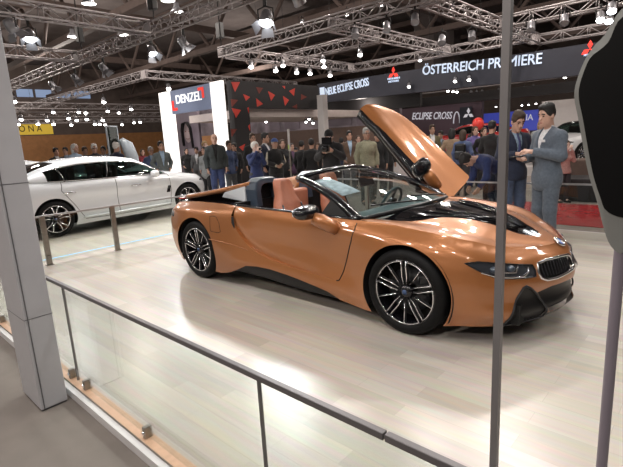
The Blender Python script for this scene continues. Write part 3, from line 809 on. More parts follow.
ub = MB(); ub.bx((-2.45, -.66, .18), (2.15, .66, .5)); ub.bx((-1.05, -.86, .19), (1.05, .86, .4)); ub.build('underbody', M['black_matt'], saloon)
def top_patch(name, x_lo, x_hi, bump, m):
    cs = np.array([s for s in np.arange(0, SMAX+.001, .04) if x_lo <= float(np.interp(s, SS, OUT[:, 0])) <= x_hi]); C = S(cs, zc(cs))
    o = np.argsort(C[:, 0]); X_, Y_, Z_ = C[o, 0], C[o, 1], C[o, 2]
    def fn(P):
        x = P[:, 0]; yy = np.interp(x, X_, Y_); v = np.clip(abs(P[:, 1])/np.maximum(yy, 1e-3), 0, 1.02)
        return np.stack([x, P[:, 1], np.interp(x, X_, Z_)+np.interp(x, *bump)*(1-v**2)], -1)
    h = [(float(a), float(b)) for a, b in zip(C[:, 0], C[:, 1])]
    loop = h+[(x, -y) for x, y in h[::-1] if y > 1e-4]
    P2, T2 = cdt([(resample(loop, .05), True)], .06, (x_lo, -1), (x_hi, 1), keep=lambda G: inside(loop, G))
    c = np.array([P2[list(t)].mean(0) for t in T2])
    patch(name, P2, T2, inside(loop, c), fn, m, saloon)
top_patch('bonnet', .85, 2.4, ([.85, 1.4, 2.0, 2.25], [.06, .055, .03, .0]), sp_)
top_patch('boot_lid', -2.7, -1.60, ([-2.6, -2.2, -1.6], [.0, .03, .03]), sp_)
# greenhouse: sections along x
GX = [1.02, .80, .55, .30, .05, -.40, -.85, -1.2, -1.5, -1.8, -2.0]
GT = [.98, 1.12, 1.265, 1.38, 1.43, 1.45, 1.435, 1.39, 1.31, 1.19, 1.10]      # centre height
GE = [.965, 1.09, 1.235, 1.35, 1.395, 1.41, 1.395, 1.345, 1.265, 1.16, 1.09]     # roof edge height
GY = [.77, .73, .69, .66, .645, .64, .63, .615, .615, .64, .67]                # roof edge half width
GB = [.955, .965, .975, .985, .99, 1.0, 1.01, 1.02, 1.03, 1.05, 1.06]
GW = [.80, .835, .85, .855, .86, .86, .855, .84, .82, .78, .74]
def gsec(k):
    r = []
    for t in np.linspace(0, 1, 6):       # side window
        r.append((GX[k], GW[k]+(GY[k]-GW[k])*t+.035*math.sin(PI*t), GB[k]+(GE[k]-GB[k])*t))
    for t in np.linspace(0, 1, 6)[1:]:
        r.append((GX[k]+.04*math.sin(t*PI/2)*(1 if GX[k] > .2 else -1 if GX[k] < -1.1 else 0), GY[k]*(1-t), GE[k]+(GT[k]-GE[k])*math.sin(t*PI/2)))
    return r
secs = [gsec(k) for k in range(len(GX))]
def gstrip(name, k0, k1, r0, r1, m, both=True, off=0., par=None, only=None):
    V = []; F = []
    for mir in ((only,) if only else (1, -1)):
        b = len(V); n = r1-r0+1
        for k in range(k0, k1+1):
            for r in range(r0, r1+1):
                x, y, z = secs[k][r]; V.append((x, mir*(y+off), z+off*.6))
        for k in range(k1-k0):
            for r in range(n-1):
                f = (b+k*n+r, b+k*n+r+1, b+(k+1)*n+r+1, b+(k+1)*n+r); F.append(f if mir > 0 else f[::-1])
    o = raw(name, V, F, m, par or saloon, True)
    bm = bmesh.new(); bm.from_mesh(o.data); bmesh.ops.remove_doubles(bm, verts=bm.verts, dist=1e-4); bmesh.ops.recalc_face_normals(bm, faces=bm.faces); bm.to_mesh(o.data); bm.free()
    o.data.polygons.foreach_set('use_smooth', [True]*len(o.data.polygons)); return o
gstrip('roof', 4, 7, 4, 10, sp_); gstrip('windscreen', 0, 4, 5, 10, M['car_glass']); gstrip('rear_window', 7, 9, 6, 10, M['car_glass'])
gstrip('rear_shelf', 9, 10, 6, 10, sp_); 
for mir in (1, -1):
    gstrip('rear_pillar', 8, 10, 0, 6, sp_, only=mir); gstrip('roof_rail', 0, 4, 4, 5, sp_, only=mir); gstrip('roof_rail', 7, 9, 4, 6, sp_, only=mir)
    V = []; F = []; n = 5
    for k in range(0, 9):
        for r in range(n): x, y, z = secs[k][r]; V.append((x, mir*y, z))
    for k in range(8):
        for r in range(n-1): F.append((k*n+r, k*n+r+1, (k+1)*n+r+1, (k+1)*n+r))
    w = raw('side_window', V, F, M['car_glass'], saloon, True)
    for k, dx in ((5, .03), (7, -.02)):
        MB().tube([(secs[k][r][0]+dx*r, mir*(secs[k][r][1]+.004), secs[k][r][2]) for r in range(5)], .028, 6, ry=.5).build('window_pillar', M['black_gloss'], w)
    b = MB(); b.tube([(secs[k][0][0], mir*(secs[k][0][1]+.012), secs[k][0][2]+.008) for k in range(0, 9)]+[(secs[k][4][0], mir*(secs[k][4][1]+.006), secs[k][4][2]) for k in range(8, -1, -1)], .009, 6)
    b.build('window_trim', M['chrome'], w)
    b = MB(); Q = trm(.62, mir*1.0, 1.0); b.ell((0, 0, 0), (.07, .12, .075), 16, 10, Q, .8); b.tube([(.66, mir*.84, .97), (.63, mir*.95, .985)], .03, 6); b.build('mirror', sp_, saloon)
cab = MB(); cab.bx((-1.6, -.78, .5), (.9, .78, .95)); cab.build('cabin', M['black_matt'], saloon)
for y in (-.36, .36):
    for x in (-.05, -.95): MB().box((x, y, 1.05), (.16, .46, .42), rotm('Y', 0), bev=.06).build('seat_back', M['graphite'], saloon)
for cx in (1.49, -1.485):
    for sg in (-1, 1):
        X = trm(cx, sg*(.915-.12), .345) @ rotm('X', PI/2 if sg < 0 else -PI/2); car_wheel(saloon, X, .345, .24, .255, 'ten')
        V = []; n = 20
        for j in range(n+1):
            a = -.3+(PI+.6)*j/n
            for yy in (.89, .5): V.append((cx+.40*math.cos(a), sg*yy, .345+.40*math.sin(a)))
        V.append((cx, sg*.5, .345))
        raw('wheel_well', V, [(2*j, 2*j+1, 2*j+3, 2*j+2) for j in range(n)]+[(2*j+1, len(V)-1, 2*j+3) for j in range(n)], M['black_matt'], saloon)
# place: heading +Y, right flank towards the stage's rail
SAL_H = math.radians(93.6)
def seat_car(o, rear_hub_x, rear_hub_y, h):
    # local rear right hub (-1.485,-.915)
    c, s = math.cos(h), math.sin(h); lx, ly = -1.485, -.915
    o.location = (rear_hub_x-(c*lx-s*ly), rear_hub_y-(s*lx+c*ly), 0); o.rotation_euler = (0, 0, h)
seat_car(saloon, -6.03, -.90, SAL_H)
# ------------------------------------------------------------------ the hall
def ray(px, py): return CF+CR*(px-311.5)/CAM_F-CU*(py-233.5)/CAM_F
def at(px, py, ax, val):
    """the point on the plane (axis ax = val) seen at a pixel"""
    d = ray(px, py); return CAM_P+d*((val-CAM_P[ax])/d[ax])
def at_d(px, py, D): return CAM_P+ray(px, py)*D

def floor_mat():
    m = mat('pale limed oak planks', (.5, .45, .4), .32); nt = m.node_tree; b = nt.nodes['Principled BSDF']
    tc = nt.nodes.new('ShaderNodeTexCoord'); mp = nt.nodes.new('ShaderNodeMapping'); br = nt.nodes.new('ShaderNodeTexBrick')
    mp.inputs['Rotation'].default_value = (0, 0, .0)
    br.inputs['Scale'].default_value = 1; br.inputs['Brick Width'].default_value = .95; br.inputs['Row Height'].default_value = .125; br.inputs['Mortar Size'].default_value = .0012
    br.offset_frequency = 2; br.offset = .37
    br.inputs['Color1'].default_value = (.70, .635, .56, 1); br.inputs['Color2'].default_value = (.58, .52, .45, 1); br.inputs['Mortar'].default_value = (.52, .46, .40, 1)
    n = nt.nodes.new('ShaderNodeTexNoise'); m2 = nt.nodes.new('ShaderNodeMapping'); m2.inputs['Scale'].default_value = (1.2, 16, 1)
    n.inputs['Scale'].default_value = 1.5; n.inputs['Detail'].default_value = 6
    mx = nt.nodes.new('ShaderNodeMix'); mx.data_type = 'RGBA'; mx.blend_type = 'MULTIPLY'; mx.inputs['Factor'].default_value = .35
    L = nt.links.new
    L(tc.outputs['Object'], mp.inputs['Vector']); L(mp.outputs['Vector'], br.inputs['Vector']); L(tc.outputs['Object'], m2.inputs['Vector']); L(m2.outputs['Vector'], n.inputs['Vector'])
    L(br.outputs['Color'], mx.inputs['A']); L(n.outputs['Color'], mx.inputs['B']); L(mx.outputs['Result'], b.inputs['Base Color'])
    b.inputs['Coat Weight'].default_value = .15; b.inputs['Coat Roughness'].default_value = .25
    return m
M['planks'] = floor_mat()
M['carpet'] = mat('grey brown carpet', (.235, .205, .185), .95, noise=.12, nscale=3, bump=.3, bscale=400)
M['carpet_red'] = mat('glossy red floor', (.42, .025, .03), .25, noise=.1)
M['hall_dark'] = mat('dark hall wall', (.17, .135, .12), .9, noise=.15, nscale=1)
M['hall_roof'] = mat('dark hall roof', (.13, .11, .105), .9, noise=.15, nscale=1)
M['beam'] = mat('brown roof beam', (.11, .08, .07), .8, noise=.15, nscale=2)
M['wood_band'] = mat('orange brown wood panelling', (.52, .25, .10), .6, noise=.12, nscale=2)
M['edge_white'] = mat('white edge trim', (.75, .74, .75), .4, noise=.03)
M['edge_wood'] = mat('warm wood edge', (.62, .40, .27), .4, noise=.08, nscale=20)
M['led_blue'] = mat('blue floor light strip', (.3, .55, .8), .4, emit=(.25, .6, 1.), estr=.5)
M['column'] = mat('light grey column panel', (.52, .52, .55), .4, noise=.03)
M['column_dark'] = mat('grey column joint', (.13, .13, .14), .5, noise=.05)
M['rail'] = mat('dark grey handrail', (.17, .16, .165), .4, .3, noise=.05)
M['rail_light'] = mat('light steel handrail', (.5, .5, .52), .35, .6, noise=.05)
M['pole'] = mat('grey post', (.24, .23, .235), .45, .2, noise=.05)
M['pole_rim'] = mat('grey green rim', (.27, .28, .27), .45, noise=.05)
M['lightbox'] = mat('glowing white pillar', (.8, .78, .75), .5, emit=(1., .95, .90), estr=1.05)
M['sign_blue'] = mat('slate blue sign', (.13, .15, .22), .5, emit=(.16, .19, .28), estr=.55)
M['sign_white'] = mat('lit white letters', (.8, .8, .8), .5, emit=(1, 1, 1), estr=.9)
M['sign_red'] = mat('lit red bracket', (.8, .03, .02), .5, emit=(1, .05, .03), estr=.7)
M['navy'] = mat('dark navy fascia', (.018, .02, .033), .6, noise=.1)
M['text_pale'] = mat('pale blue lettering', (.55, .65, .8), .5, emit=(.6, .72, .9), estr=.45)
M['text_white'] = mat('white lettering', (.7, .7, .75), .5, emit=(.8, .8, .9), estr=.3)
M['dark_panel'] = mat('black booth panel', (.012, .010, .011), .7, noise=.1)
M['tri_red'] = mat('red triangle print', (.5, .04, .025), .6, noise=.05)
M['tri_dark'] = mat('dark red triangle print', (.14, .02, .012), .6, noise=.05)
M['soffit'] = mat('pale soffit', (.6, .53, .50), .7, noise=.04)
M['mural'] = mat('grey lilac mural', (.22, .19, .22), .7, noise=.6, nscale=1.3)
M['portrait'] = mat('lilac grey print', (.16, .13, .16), .6, noise=.25, nscale=1.0)
M['face_print'] = mat('printed pale lilac', (.38, .30, .31), .6, noise=.08, nscale=5)
M['purple_wall'] = mat('dark plum wall', (.09, .055, .075), .6, noise=.2, nscale=.5)
M['blue_band'] = mat('lit blue fascia', (.03, .04, .25), .5, emit=(.035, .045, .26), estr=.9)
M['yellow_sign'] = mat('lit yellow sign', (.6, .42, .03), .5, emit=(.75, .5, .05), estr=.35)
M['sky_window'] = mat('daylight window', (.3, .4, .55), .4, emit=(.28, .38, .6), estr=.55)
M['lens'] = emis('lamp lens', (1., .96, .92), 14)
M['lens_big'] = emis('bright lamp lens', (.93, .97, 1.), 22)
M['lens_off'] = mat('unlit lamp lens', (.4, .4, .42), .2, .3, noise=.05)
M['lamp_body'] = mat('grey lamp housing', (.28, .28, .30), .4, .5, noise=.05)
M['lamp_black'] = mat('black lamp housing', (.02, .02, .02), .5, noise=.05)
M['booth_white'] = mat('white booth surface', (.52, .49, .48), .5, noise=.03)
M['balloon'] = mat('red balloon', (.75, .05, .04), .3, noise=.02)
M['brown_cab'] = mat('brown cabinet', (.10, .06, .045), .6, noise=.1)
M['kiosk'] = mat('pale blue white plastic', (.55, .62, .68), .35, noise=.03)

def struct(name, mb, m, parent=None):
    o = mb.build(name, m, parent)
    if parent is None: o['kind'] = 'structure'
    return o
# ---- ground
struct('floor', MB().bx((-60, -14, HALL-.2), (26, 60, HALL)), M['carpet'])
struct('stage_floor', MB().bx((-15, -2.90, HALL), (9, 3.66, 0)), M['planks'])
struct('trim_1', MB().bx((-15, -2.94, HALL), (9, -2.905, -.008)), M['edge_white'])
struct('trim_2', MB().bx((-15, -2.90, 0), (9, -2.825, .003)), M['edge_wood'])
struct('trim_3', MB().bx((-4.29, -2.75, 0), (-4.25, 3.6, .004)), M['led_blue'])
struct('trim_4', MB().bx((-4.25, 3.665, HALL), (9, 3.70, -.002)), M['edge_white'])
struct('floor_red', MB().bx((-1.5, 4.35, HALL), (9, 6.6, HALL+.012)), M['carpet_red'])
# ---- outer walls and roof
struct('wall_back', MB().bx((-60, 58, HALL), (26, 58.3, 12)), M['hall_dark'])
struct('wall_left', MB().bx((-60.3, -14, HALL), (-60, 58.3, 12)), M['hall_dark'])
struct('wall_right', MB().bx((26, -14, HALL), (26.3, 58.3, 12)), M['hall_dark'])
struct('ceiling', MB().bx((-60.3, -14, 12), (26.3, 58.3, 12.3)), M['hall_roof'])
# wood panelled band and clerestory windows on the left wall
bd = MB().bx((-59.98, -10, HALL), (-59.7, 40, 3.75)); struct('trim_5', bd, M['wood_band'])
wz0 = at(50, 97.5, 0, -59.9)[2]; wz1 = at(50, 90, 0, -59.9)[2]
for k in range(4):
    wa, wb = at(17+k*19, 95, 0, -59.9)[1], at(33+k*19, 95, 0, -59.9)[1]
    struct('window_%d' % (k+1), MB().bx((-59.98, wa, wz0), (-59.85, wb, wz1)), M['sky_window'])
# roof trusses of the hall: deep brown girders across, with slanting webs
for i, yy in enumerate((8, 17, 26, 36, 47)):
    g = MB(); g.bx((-58, yy-.2, 8.0), (25, yy+.2, 8.35)); g.bx((-58, yy-.2, 11.3), (25, yy+.2, 11.7))
    for k in range(28):
        x0 = -58+k*3; g.tube([(x0, yy, 8.2 if k % 2 else 11.5), (x0+3, yy, 11.5 if k % 2 else 8.2)], .12, 6)
    struct('ceiling_girder', g, M['beam'])
for i, xx in enumerate((-40, -26, -13, -2, 9)):
    struct('ceiling_beam', MB().bx((xx-.2, -13, 9.4), (xx+.2, 57, 9.9)), M['beam'])
for px, yy in ((445, 40), (424, 34)):
    p = at(px, 40, 1, yy); struct('ceiling_duct', MB().bx((p[0]-.9, yy, 6.2), (p[0]+.9, yy+1.5, 11.8)), M['hall_roof'])

# ---- glass balustrade in front
BY = -2.86
def pane(name, lo, hi, label, cat='glass panel', group=None):
    o = MB().bx(lo, hi).build(name, M['pane']); return tag(o, label, cat, group)
for x0, x1, lb in ((-3.98, -2.03, 'clear glass balustrade panel left of the column'), (-2.01, -.03, 'clear glass balustrade panel behind the column'), (-.01, 1.93, 'clear glass balustrade panel just right of the column'), (1.95, 3.9, 'clear glass balustrade panel nearest the bottom edge')):
    t = thing('glass_balustrade', lb, 'glass panel', (x0, BY, 0))
    MB().bx((0, -.006, .015), (x1-x0, .006, .69)).build('pane', M['pane'], t)
    eb = MB(); eb.bx((-.0035, -.0075, .015), (.0035, .0075, .69)); eb.build('glass_edge', M['rail'], t)
JX = float(at(385, 436, 1, BY)[0])
for x0, x1, lb in ((-4, JX, 'long dark handrail on top of the front glass balustrade'), (JX+.005, 4.5, 'short dark handrail piece at the bottom right of the balustrade')):
    tag(MB().bx((x0, BY-.012, .688), (x1, BY+.012, .712), bev=.003).build('handrail', M['rail']), lb, 'handrail')
cl = thing('glass_clamp', 'small steel glass clamp just left of the first panel joint', 'clamp', (-.11, BY, 0))
MB().bx((-.015, -.024, -.001), (.015, .024, .07), bev=.006).build('clamp_body', M['steel'], cl)
MB().lathe([(.012, 0), (.012, .006), (0, .008)], 12, trm(0, -.024, .035) @ rotm('X', PI/2)).build('clamp_screw', M['chrome'], cl)
for x, lb in ((.14, 'small steel glass clamp just right of the first panel joint'), (.95, 'small steel glass clamp farthest right along the front balustrade'), (-1.83, 'small steel glass clamp seen left of the column, second from left'), (-2.14, 'small steel glass clamp seen left of the column, leftmost')):
    copy_tree(cl, lb, (x, BY, 0))
# ---- rear balustrades
def balu(pts_post, a, b, lab, posts=True):
    pass
ps = thing('rail_post', 'slim steel balustrade post nearest the grey column', 'post', (-3.87, -1.78, 0))
MB().bx((-.02, -.035, 0), (.02, .035, .70)).build('post_bar', M['steel'], ps)
MB().bx((.02, -.02, .09), (.05, .02, .14), bev=.006).build('post_clamp', M['steel'], ps)
MB().bx((-.04, -.05, 0), (.04, .05, .008)).build('post_foot', M['steel'], ps)
copy_tree(ps, 'slim steel balustrade post between saloon and roadster tail', (-3.87, -.79, 0))
copy_tree(ps, 'slim steel balustrade post behind the roadster rear wheel', (-3.87, .95, 0))
copy_tree(ps, 'slim steel balustrade post behind the roadster rear deck', (-3.87, 2.6, 0))
tag(MB().bx((-3.885, -2.75, .685), (-3.855, 3.55, .71)).build('handrail', M['rail_light']), 'light steel handrail in front of the silver saloon', 'handrail')
t = thing('glass_balustrade', 'clear glass panel below the handrail by the silver saloon', 'glass panel', (-3.87, 0, 0))
MB().bx((-.005, -2.75, .05), (.005, 3.55, .684)).build('pane', M['pane'], t)
tag(MB().bx((-3.8, 3.60, .685), (8, 3.63, .71)).build('handrail', M['rail_light']), 'light steel handrail along the far edge of the stage', 'handrail')
ps2 = None
for k, (x, lb) in enumerate(((-2.2, 'slim steel post of the far handrail behind the roadster'), (-.2, 'slim steel post of the far handrail below the raised door'), (2.05, 'slim steel post of the far handrail right of the two suited men'), (4.2, 'slim steel post of the far handrail out to the right'))):
    copy_tree(ps, lb, (x, 3.615, 0), PI/2)
t = thing('glass_balustrade', 'clear glass panel below the far handrail of the stage', 'glass panel', (0, 3.615, 0))
MB().bx((-3.8, -.005, .05), (8, .005, .684)).build('pane', M['pane'], t)
# ---- grey column at the left
c = thing('grey_column', 'light grey panelled column standing on the carpet at left', 'column', (-.12, -3.055, HALL))
cb = MB(); cb.bx((-.17, -.075, .012), (.195, .085, 3.6), bev=.006); cb.build('shaft', M['column'], c)
cb = MB()
for z in (.62, 1.45, 2.3): cb.bx((-.172, -.0765, z), (.1965, .0865, z+.004))
cb.bx((.1955, -.058, .012), (.1975, -.052, 3.6)); cb.build('panel_joint', M['column_dark'], c)
MB().bx((-.16, -.068, 0), (.185, .078, .014)).build('foot', M['column_dark'], c)
# ---- slim post and dark teardrop stand close to the camera
p0 = at(501, 233, 1, -2.80)
t = thing('slim_post', 'tall slim grey post in front of the roadster headlamp', 'post', (p0[0], -2.80, 0))
MB().bx((-.0085, -.0085, 0), (.0085, .0085, 3.3)).build('shaft', M['pole'], t); MB().bx((-.04, -.03, -.001), (.04, .03, .008)).build('foot', M['pole'], t)
p1 = at(612, 345, 1, -2.80)
EDGE_Z = float(at(621, 250, 1, -2.80)[2]); t = thing('display_stand', 'dark teardrop panel with grey rim on a slim post at right edge', 'display stand', (p1[0], -2.80, 0), 0)
MB().lathe([(.0105, 0), (.0105, EDGE_Z)], 16).build('shaft', mat('violet grey post', (.30, .27, .32), .45, .2, noise=.05), t)
MB().lathe([(.06, -.001), (.06, .01), (.011, .016)], 24).build('foot', M['pole'], t)
def on_stand(px, py):
    """local x, z of the stand's upright face seen at a pixel"""
    d = ray(px, py); n = np.array([-math.sin(.15), math.cos(.15), 0]); o = np.array([p1[0], -2.80, 0]); k = ((o-CAM_P) @ n)/(d @ n); q = CAM_P+d*k-o
    return float(q[0]*math.cos(.15)+q[1]*math.sin(.15)), float(q[2])
EDGE = [on_stand(*q) for q in ((612, 246), (607, 237), (601, 216), (596, 196), (588, 170), (579, 120), (575, 100), (576, 85), (585, 61), (596, 45), (605, 36))]
ztop = EDGE[-1][1]+.05; DROP = [(0, EDGE[0][1]-.012)]+[(-x, z) for x, z in EDGE]+[(.03, ztop-.012), (0, ztop)]
def drop(sc, cz, n=0):
    h = [(x*sc, cz+(z-cz)*sc) for x, z in DROP]; return h+[(-x, z) for x, z in h[::-1][1:-1]]
ang = math.atan2(CAM_P[0]-p1[0], -(CAM_P[1]+2.80)); fx = rotm('Z', .15)
def ring(poly, y): return [(x, y, z) for x, z in poly]
smooth = lambda L: [tuple(q) for q in catm(L)]
def catm(L):
    L = [np.array(p) for p in L]; n = len(L); out = []
    for i in range(n):
        a, b, c_, d = L[i-1], L[i], L[(i+1) % n], L[(i+2) % n]
        for t_ in (0, .25, .5, .75): out.append(.5*((2*b)+(-a+c_)*t_+(2*a-5*b+4*c_-d)*t_**2+(-a+3*b-3*c_+d)*t_**3))
    return out
zcut = on_stand(606, 209)[1]
IN = [(x+.008, z) for x, z in [(-q[0], q[1]) for q in DROP[1:-2]] if z > zcut+.01]
IN = [(0, zcut-.012)]+[(-IN[0][0]*.72, zcut)]+[(-x, z-.012*(z > ztop-.08)) for x, z in IN]+[(.03, ztop-.028), (0, ztop-.02)]
o1 = smooth(drop(1, 1.63)); o2 = smooth(IN+[(-x, z) for x, z in IN[::-1][1:-1]])
def res(L, n=96):
    P = np.array(L+[L[0]]); l = np.concatenate([[0], np.cumsum(np.hypot(*np.diff(P, axis=0).T))]); u = np.linspace(0, l[-1], n, endpoint=False); return [(float(np.interp(k, l, P[:, 0])), float(np.interp(k, l, P[:, 1]))) for k in u]
o1, o2 = res(o1), res(o2)
n = len(o1)
V = ring(o1, .006)+ring(o1, -.012)+ring(o2, -.018)
F = [tuple(range(n))]+[(i, (i+1) % n, n+(i+1) % n, n+i) for i in range(n)]+[(n+i, n+(i+1) % n, 2*n+(i+1) % n, 2*n+i) for i in range(n)]+[tuple(2*n+i for i in range(n))[::-1]]
MB().add([fx @ Vector(v) for v in V], F).build('shell', M['pole_rim'], t)
V = ring(o2, -.0185)+ring(o2, -.021); F = [tuple(range(n))[::-1], tuple(range(n, 2*n))]+[(i, (i+1) % n, n+(i+1) % n, n+i) for i in range(n)]
MB().add([fx @ Vector(v) for v in V], F).build('screen', mat('black screen', (.004, .004, .0045), .45, noise=.1, spec=.2), t)

# ---- lit portal of the neighbouring stand
DY = 5.35
def xz(px, py, Y=DY): q = at(px, py, 1, Y); return q[0], q[2]
x0, zt0 = xz(158.2, 92.5); x1, _ = xz(170.3, 91); x2, _ = xz(209.6, 84); x3, zt3 = xz(226, 80); x3 = min(x3, -8.89)
ZT = (zt0+zt3)/2
tag(MB().bx((x0, DY, HALL), (x1, DY+.10, ZT)).build('glowing_pylon', M['lightbox']), 'glowing white pillar left of the slate blue sign', 'light pillar')
tag(MB().bx((x2, DY, HALL), (x3, DY+.10, ZT)).build('glowing_pylon', M['lightbox']), 'glowing white pillar right of the slate blue sign', 'light pillar')
zb1 = xz(192, 111.5)[1]
t = thing('fascia_sign', 'slate blue sign with white letters and red corner brackets between two white pillars', 'sign', (0, 0, 0))
MB().bx((x1, DY-.02, zb1), (x2, DY+.10, ZT-.02)).build('sign_panel', M['sign_blue'], t)
w_ = x2-x1; cx_ = (x1+x2)/2; cz_ = (zb1+ZT)/2
A_, B_ = at(176.8, 99.8, 1, DY), at(202, 95.3, 1, DY); text('DENZEL', 'lettering', M['sign_white'], t, width=B_[0]-A_[0], height=.285, bold=.004, X=frame(((A_[0]+B_[0])/2, DY-.03, (A_[2]+B_[2])/2), (1, 0, B_[2]-A_[2]), (0, 0, 1)))
for (cx2, cz2), sg in ((xz(173.8, 111), 1), (xz(203.8, 86.8), -1)):
    b = MB(); b.bx((min(cx2, cx2+sg*.09), DY-.045, min(cz2, cz2+sg*.34)), (max(cx2, cx2+sg*.09), DY-.02, max(cz2, cz2+sg*.34))); b.bx((min(cx2+sg*.0901, cx2+sg*.30), DY-.045, min(cz2, cz2+sg*.09)), (max(cx2+sg*.0901, cx2+sg*.30), DY-.02, max(cz2, cz2+sg*.09))); b.build('red_bracket', M['sign_red'], t)
# picture walls seen inside the portal
t = thing('wall_print', 'lilac grey wall print with a smiling face behind the portal', 'wall print', (0, 0, 0))
a = at(172, 112, 1, 6.6); b_ = at(197, 112, 1, 6.6)
MB().bx((a[0], 6.6, HALL), (b_[0], 6.7, 3.3)).build('panel', M['portrait'], t)
q = at(187.5, 133, 1, 6.58)
hm = MB(); hm.ell((q[0], 6.59, q[2]), (.27, .012, .38), 24, 12); hm.build('printed_face', M['face_print'], t)
hm = MB(); hm.tube([(q[0]-.30, 6.588, q[2]-.5), (q[0]-.31, 6.588, q[2]+.1), (q[0]-.18, 6.588, q[2]+.38), (q[0]+.10, 6.588, q[2]+.42), (q[0]+.29, 6.588, q[2]+.18), (q[0]+.34, 6.588, q[2]-.6)], [.1, .12, .15, .16, .13, .09], 10, ry=.06); hm.build('printed_hair', M['dark_panel'], t)
hm = MB(); hm.bx((q[0]-.5, 6.592, .5), (q[0]+.62, 6.599, q[2]-.62)); hm.build('printed_shoulders', M['mural'], t)
hm = MB()
for e in (-.13, .13): hm.ell((q[0]+e, 6.578, q[2]+.06), (.05, .004, .02), 10, 6)
hm.tube([(q[0]-.13, 6.576, q[2]-.2), (q[0], 6.576, q[2]-.25), (q[0]+.13, 6.576, q[2]-.2)], .018, 6, ry=.3); hm.build('printed_features', M['tri_dark'], t)
a = at(197, 112, 1, 9.2); b_ = at(214, 112, 1, 9.2)
tag(MB().bx((a[0]-.5, 9.2, HALL), (b_[0]+.5, 9.3, 3.4)).build('wall_print', M['mural']), 'mottled grey picture wall deep inside the lit portal', 'wall print')
a = at(206, 140, 1, 8.8); tag(MB().bx((a[0]-.8, 8.8, HALL), (a[0]+.9, 9.0, 1.95)).build('counter', M['wood_band']), 'orange brown counter seen through the lit portal', 'counter')

# ---- black stand wall with red triangles (runs away from the camera)
WX = -8.62
def yz(px, py): q = at(px, py, 0, WX); return q[1], q[2]
ya, za = yz(231, 80); yb_, zb2 = yz(318, 86); yo, zo = yz(249, 107); ye, _ = yz(372, 95); _, zo2 = yz(318, 110)
t = thing('booth_portal', 'black stand portal printed with red triangles', 'booth portal', (0, 0, 0))
ZW = za
b = MB(); b.bx((WX-.25, max(ya, DY+.02), HALL), (WX, yo, ZW)); b.build('upright', M['dark_panel'], t)
b = MB(); b.bx((WX-.25, yo, zo-.03), (WX, yb_, ZW)); b.build('lintel', M['dark_panel'], t)
b = MB(); b.bx((WX-3.5, yo, zo-.30), (WX-.26, 12.6, zo-.035)); b.build('soffit', M['soffit'], t)
tris = [((231, 82), (240, 82), (235, 92), 1), (((243, 94), (250, 97), (246, 101), 1)), ((256, 98), (263, 104), (257, 107), 1), ((268, 91), (275, 95), (271, 101), 1), ((283, 96), (289, 100), (285, 106), 1), ((289, 91), (295, 88), (294, 96), 1), ((282, 86), (285, 86), (285, 89), 1),
        ((231, 99), (238, 100), (232, 107), 0), ((232, 108), (241, 110), (236, 118), 1), ((247, 108), (249, 107), (249, 114), 1), ((231, 129), (237, 129), (232, 137), 0), ((248, 126), (250, 124), (250, 131), 1), ((239, 147), (245, 144), (243, 151), 1), ((256, 87), (263, 88), (259, 94), 0), ((301, 94), (307, 97), (301, 100), 0), ((292, 107), (297, 104), (297, 109), 0)]
for p, q, r, k in tris:
    V = []
    for s_ in (p, q, r): y, z = yz(*s_); V.append((WX+.004, y, z))
    V += [(WX-.02, y, z) for _, y, z in V]
    o = MB().add(V, [(0, 1, 2), (5, 4, 3), (0, 3, 4, 1), (1, 4, 5, 2), (2, 5, 3, 0)]).build('triangle_print', M['tri_red'] if k else M['tri_dark'], t)
a = at(316, 103, 1, 14.6); b_ = at(420, 100, 1, 14.6)
tag(MB().bx((a[0], 14.6, at(360, 112, 1, 14.6)[2]), (b_[0], 14.8, at(360, 98, 1, 14.6)[2])).build('dark_lintel', M['dark_panel']), 'plain black lintel running under the left half of the navy fascia', 'fascia')
# inner stand: mural back wall and white column
t = thing('wall_print', 'long mottled mural wall behind the crowd in the middle', 'wall print', (0, 0, 0))
a = at(245, 130, 1, 15.2); b_ = at(400, 130, 1, 15.2)
MB().bx((a[0], 15.2, HALL), (b_[0], 15.4, 3.75)).build('panel', M['mural'], t)
MB().bx((a[0], 15.17, HALL), (b_[0], 15.2, 2.05)).build('lower_band', M['brown_cab'], t)
for px, w in ((292, 1.2), (275, .8), (340, 1.5), (365, 1.0)):
    q = at(px, 124, 1, 15.18); MB().bx((q[0]-w/2, 15.16, 2.15), (q[0]+w/2, 15.2, 3.2)).build('printed_picture', M['portrait'], t)
q = at(321, 130, 1, 9.2); tag(MB().bx((q[0]-.13, 9.2, HALL), (q[0]+.16, 9.45, 3.1)).build('booth_upright', M['booth_white']), 'plain pale square column behind the filming cameraman', 'column')
q0 = at(330, 150, 1, 10.5); q1 = at(400, 150, 1, 10.5)
tag(MB().bx((q0[0], 10.5, HALL), (q1[0], 11.4, 1.28), bev=.05).build('counter', M['booth_white']), 'long white counter behind the cameraman', 'counter')

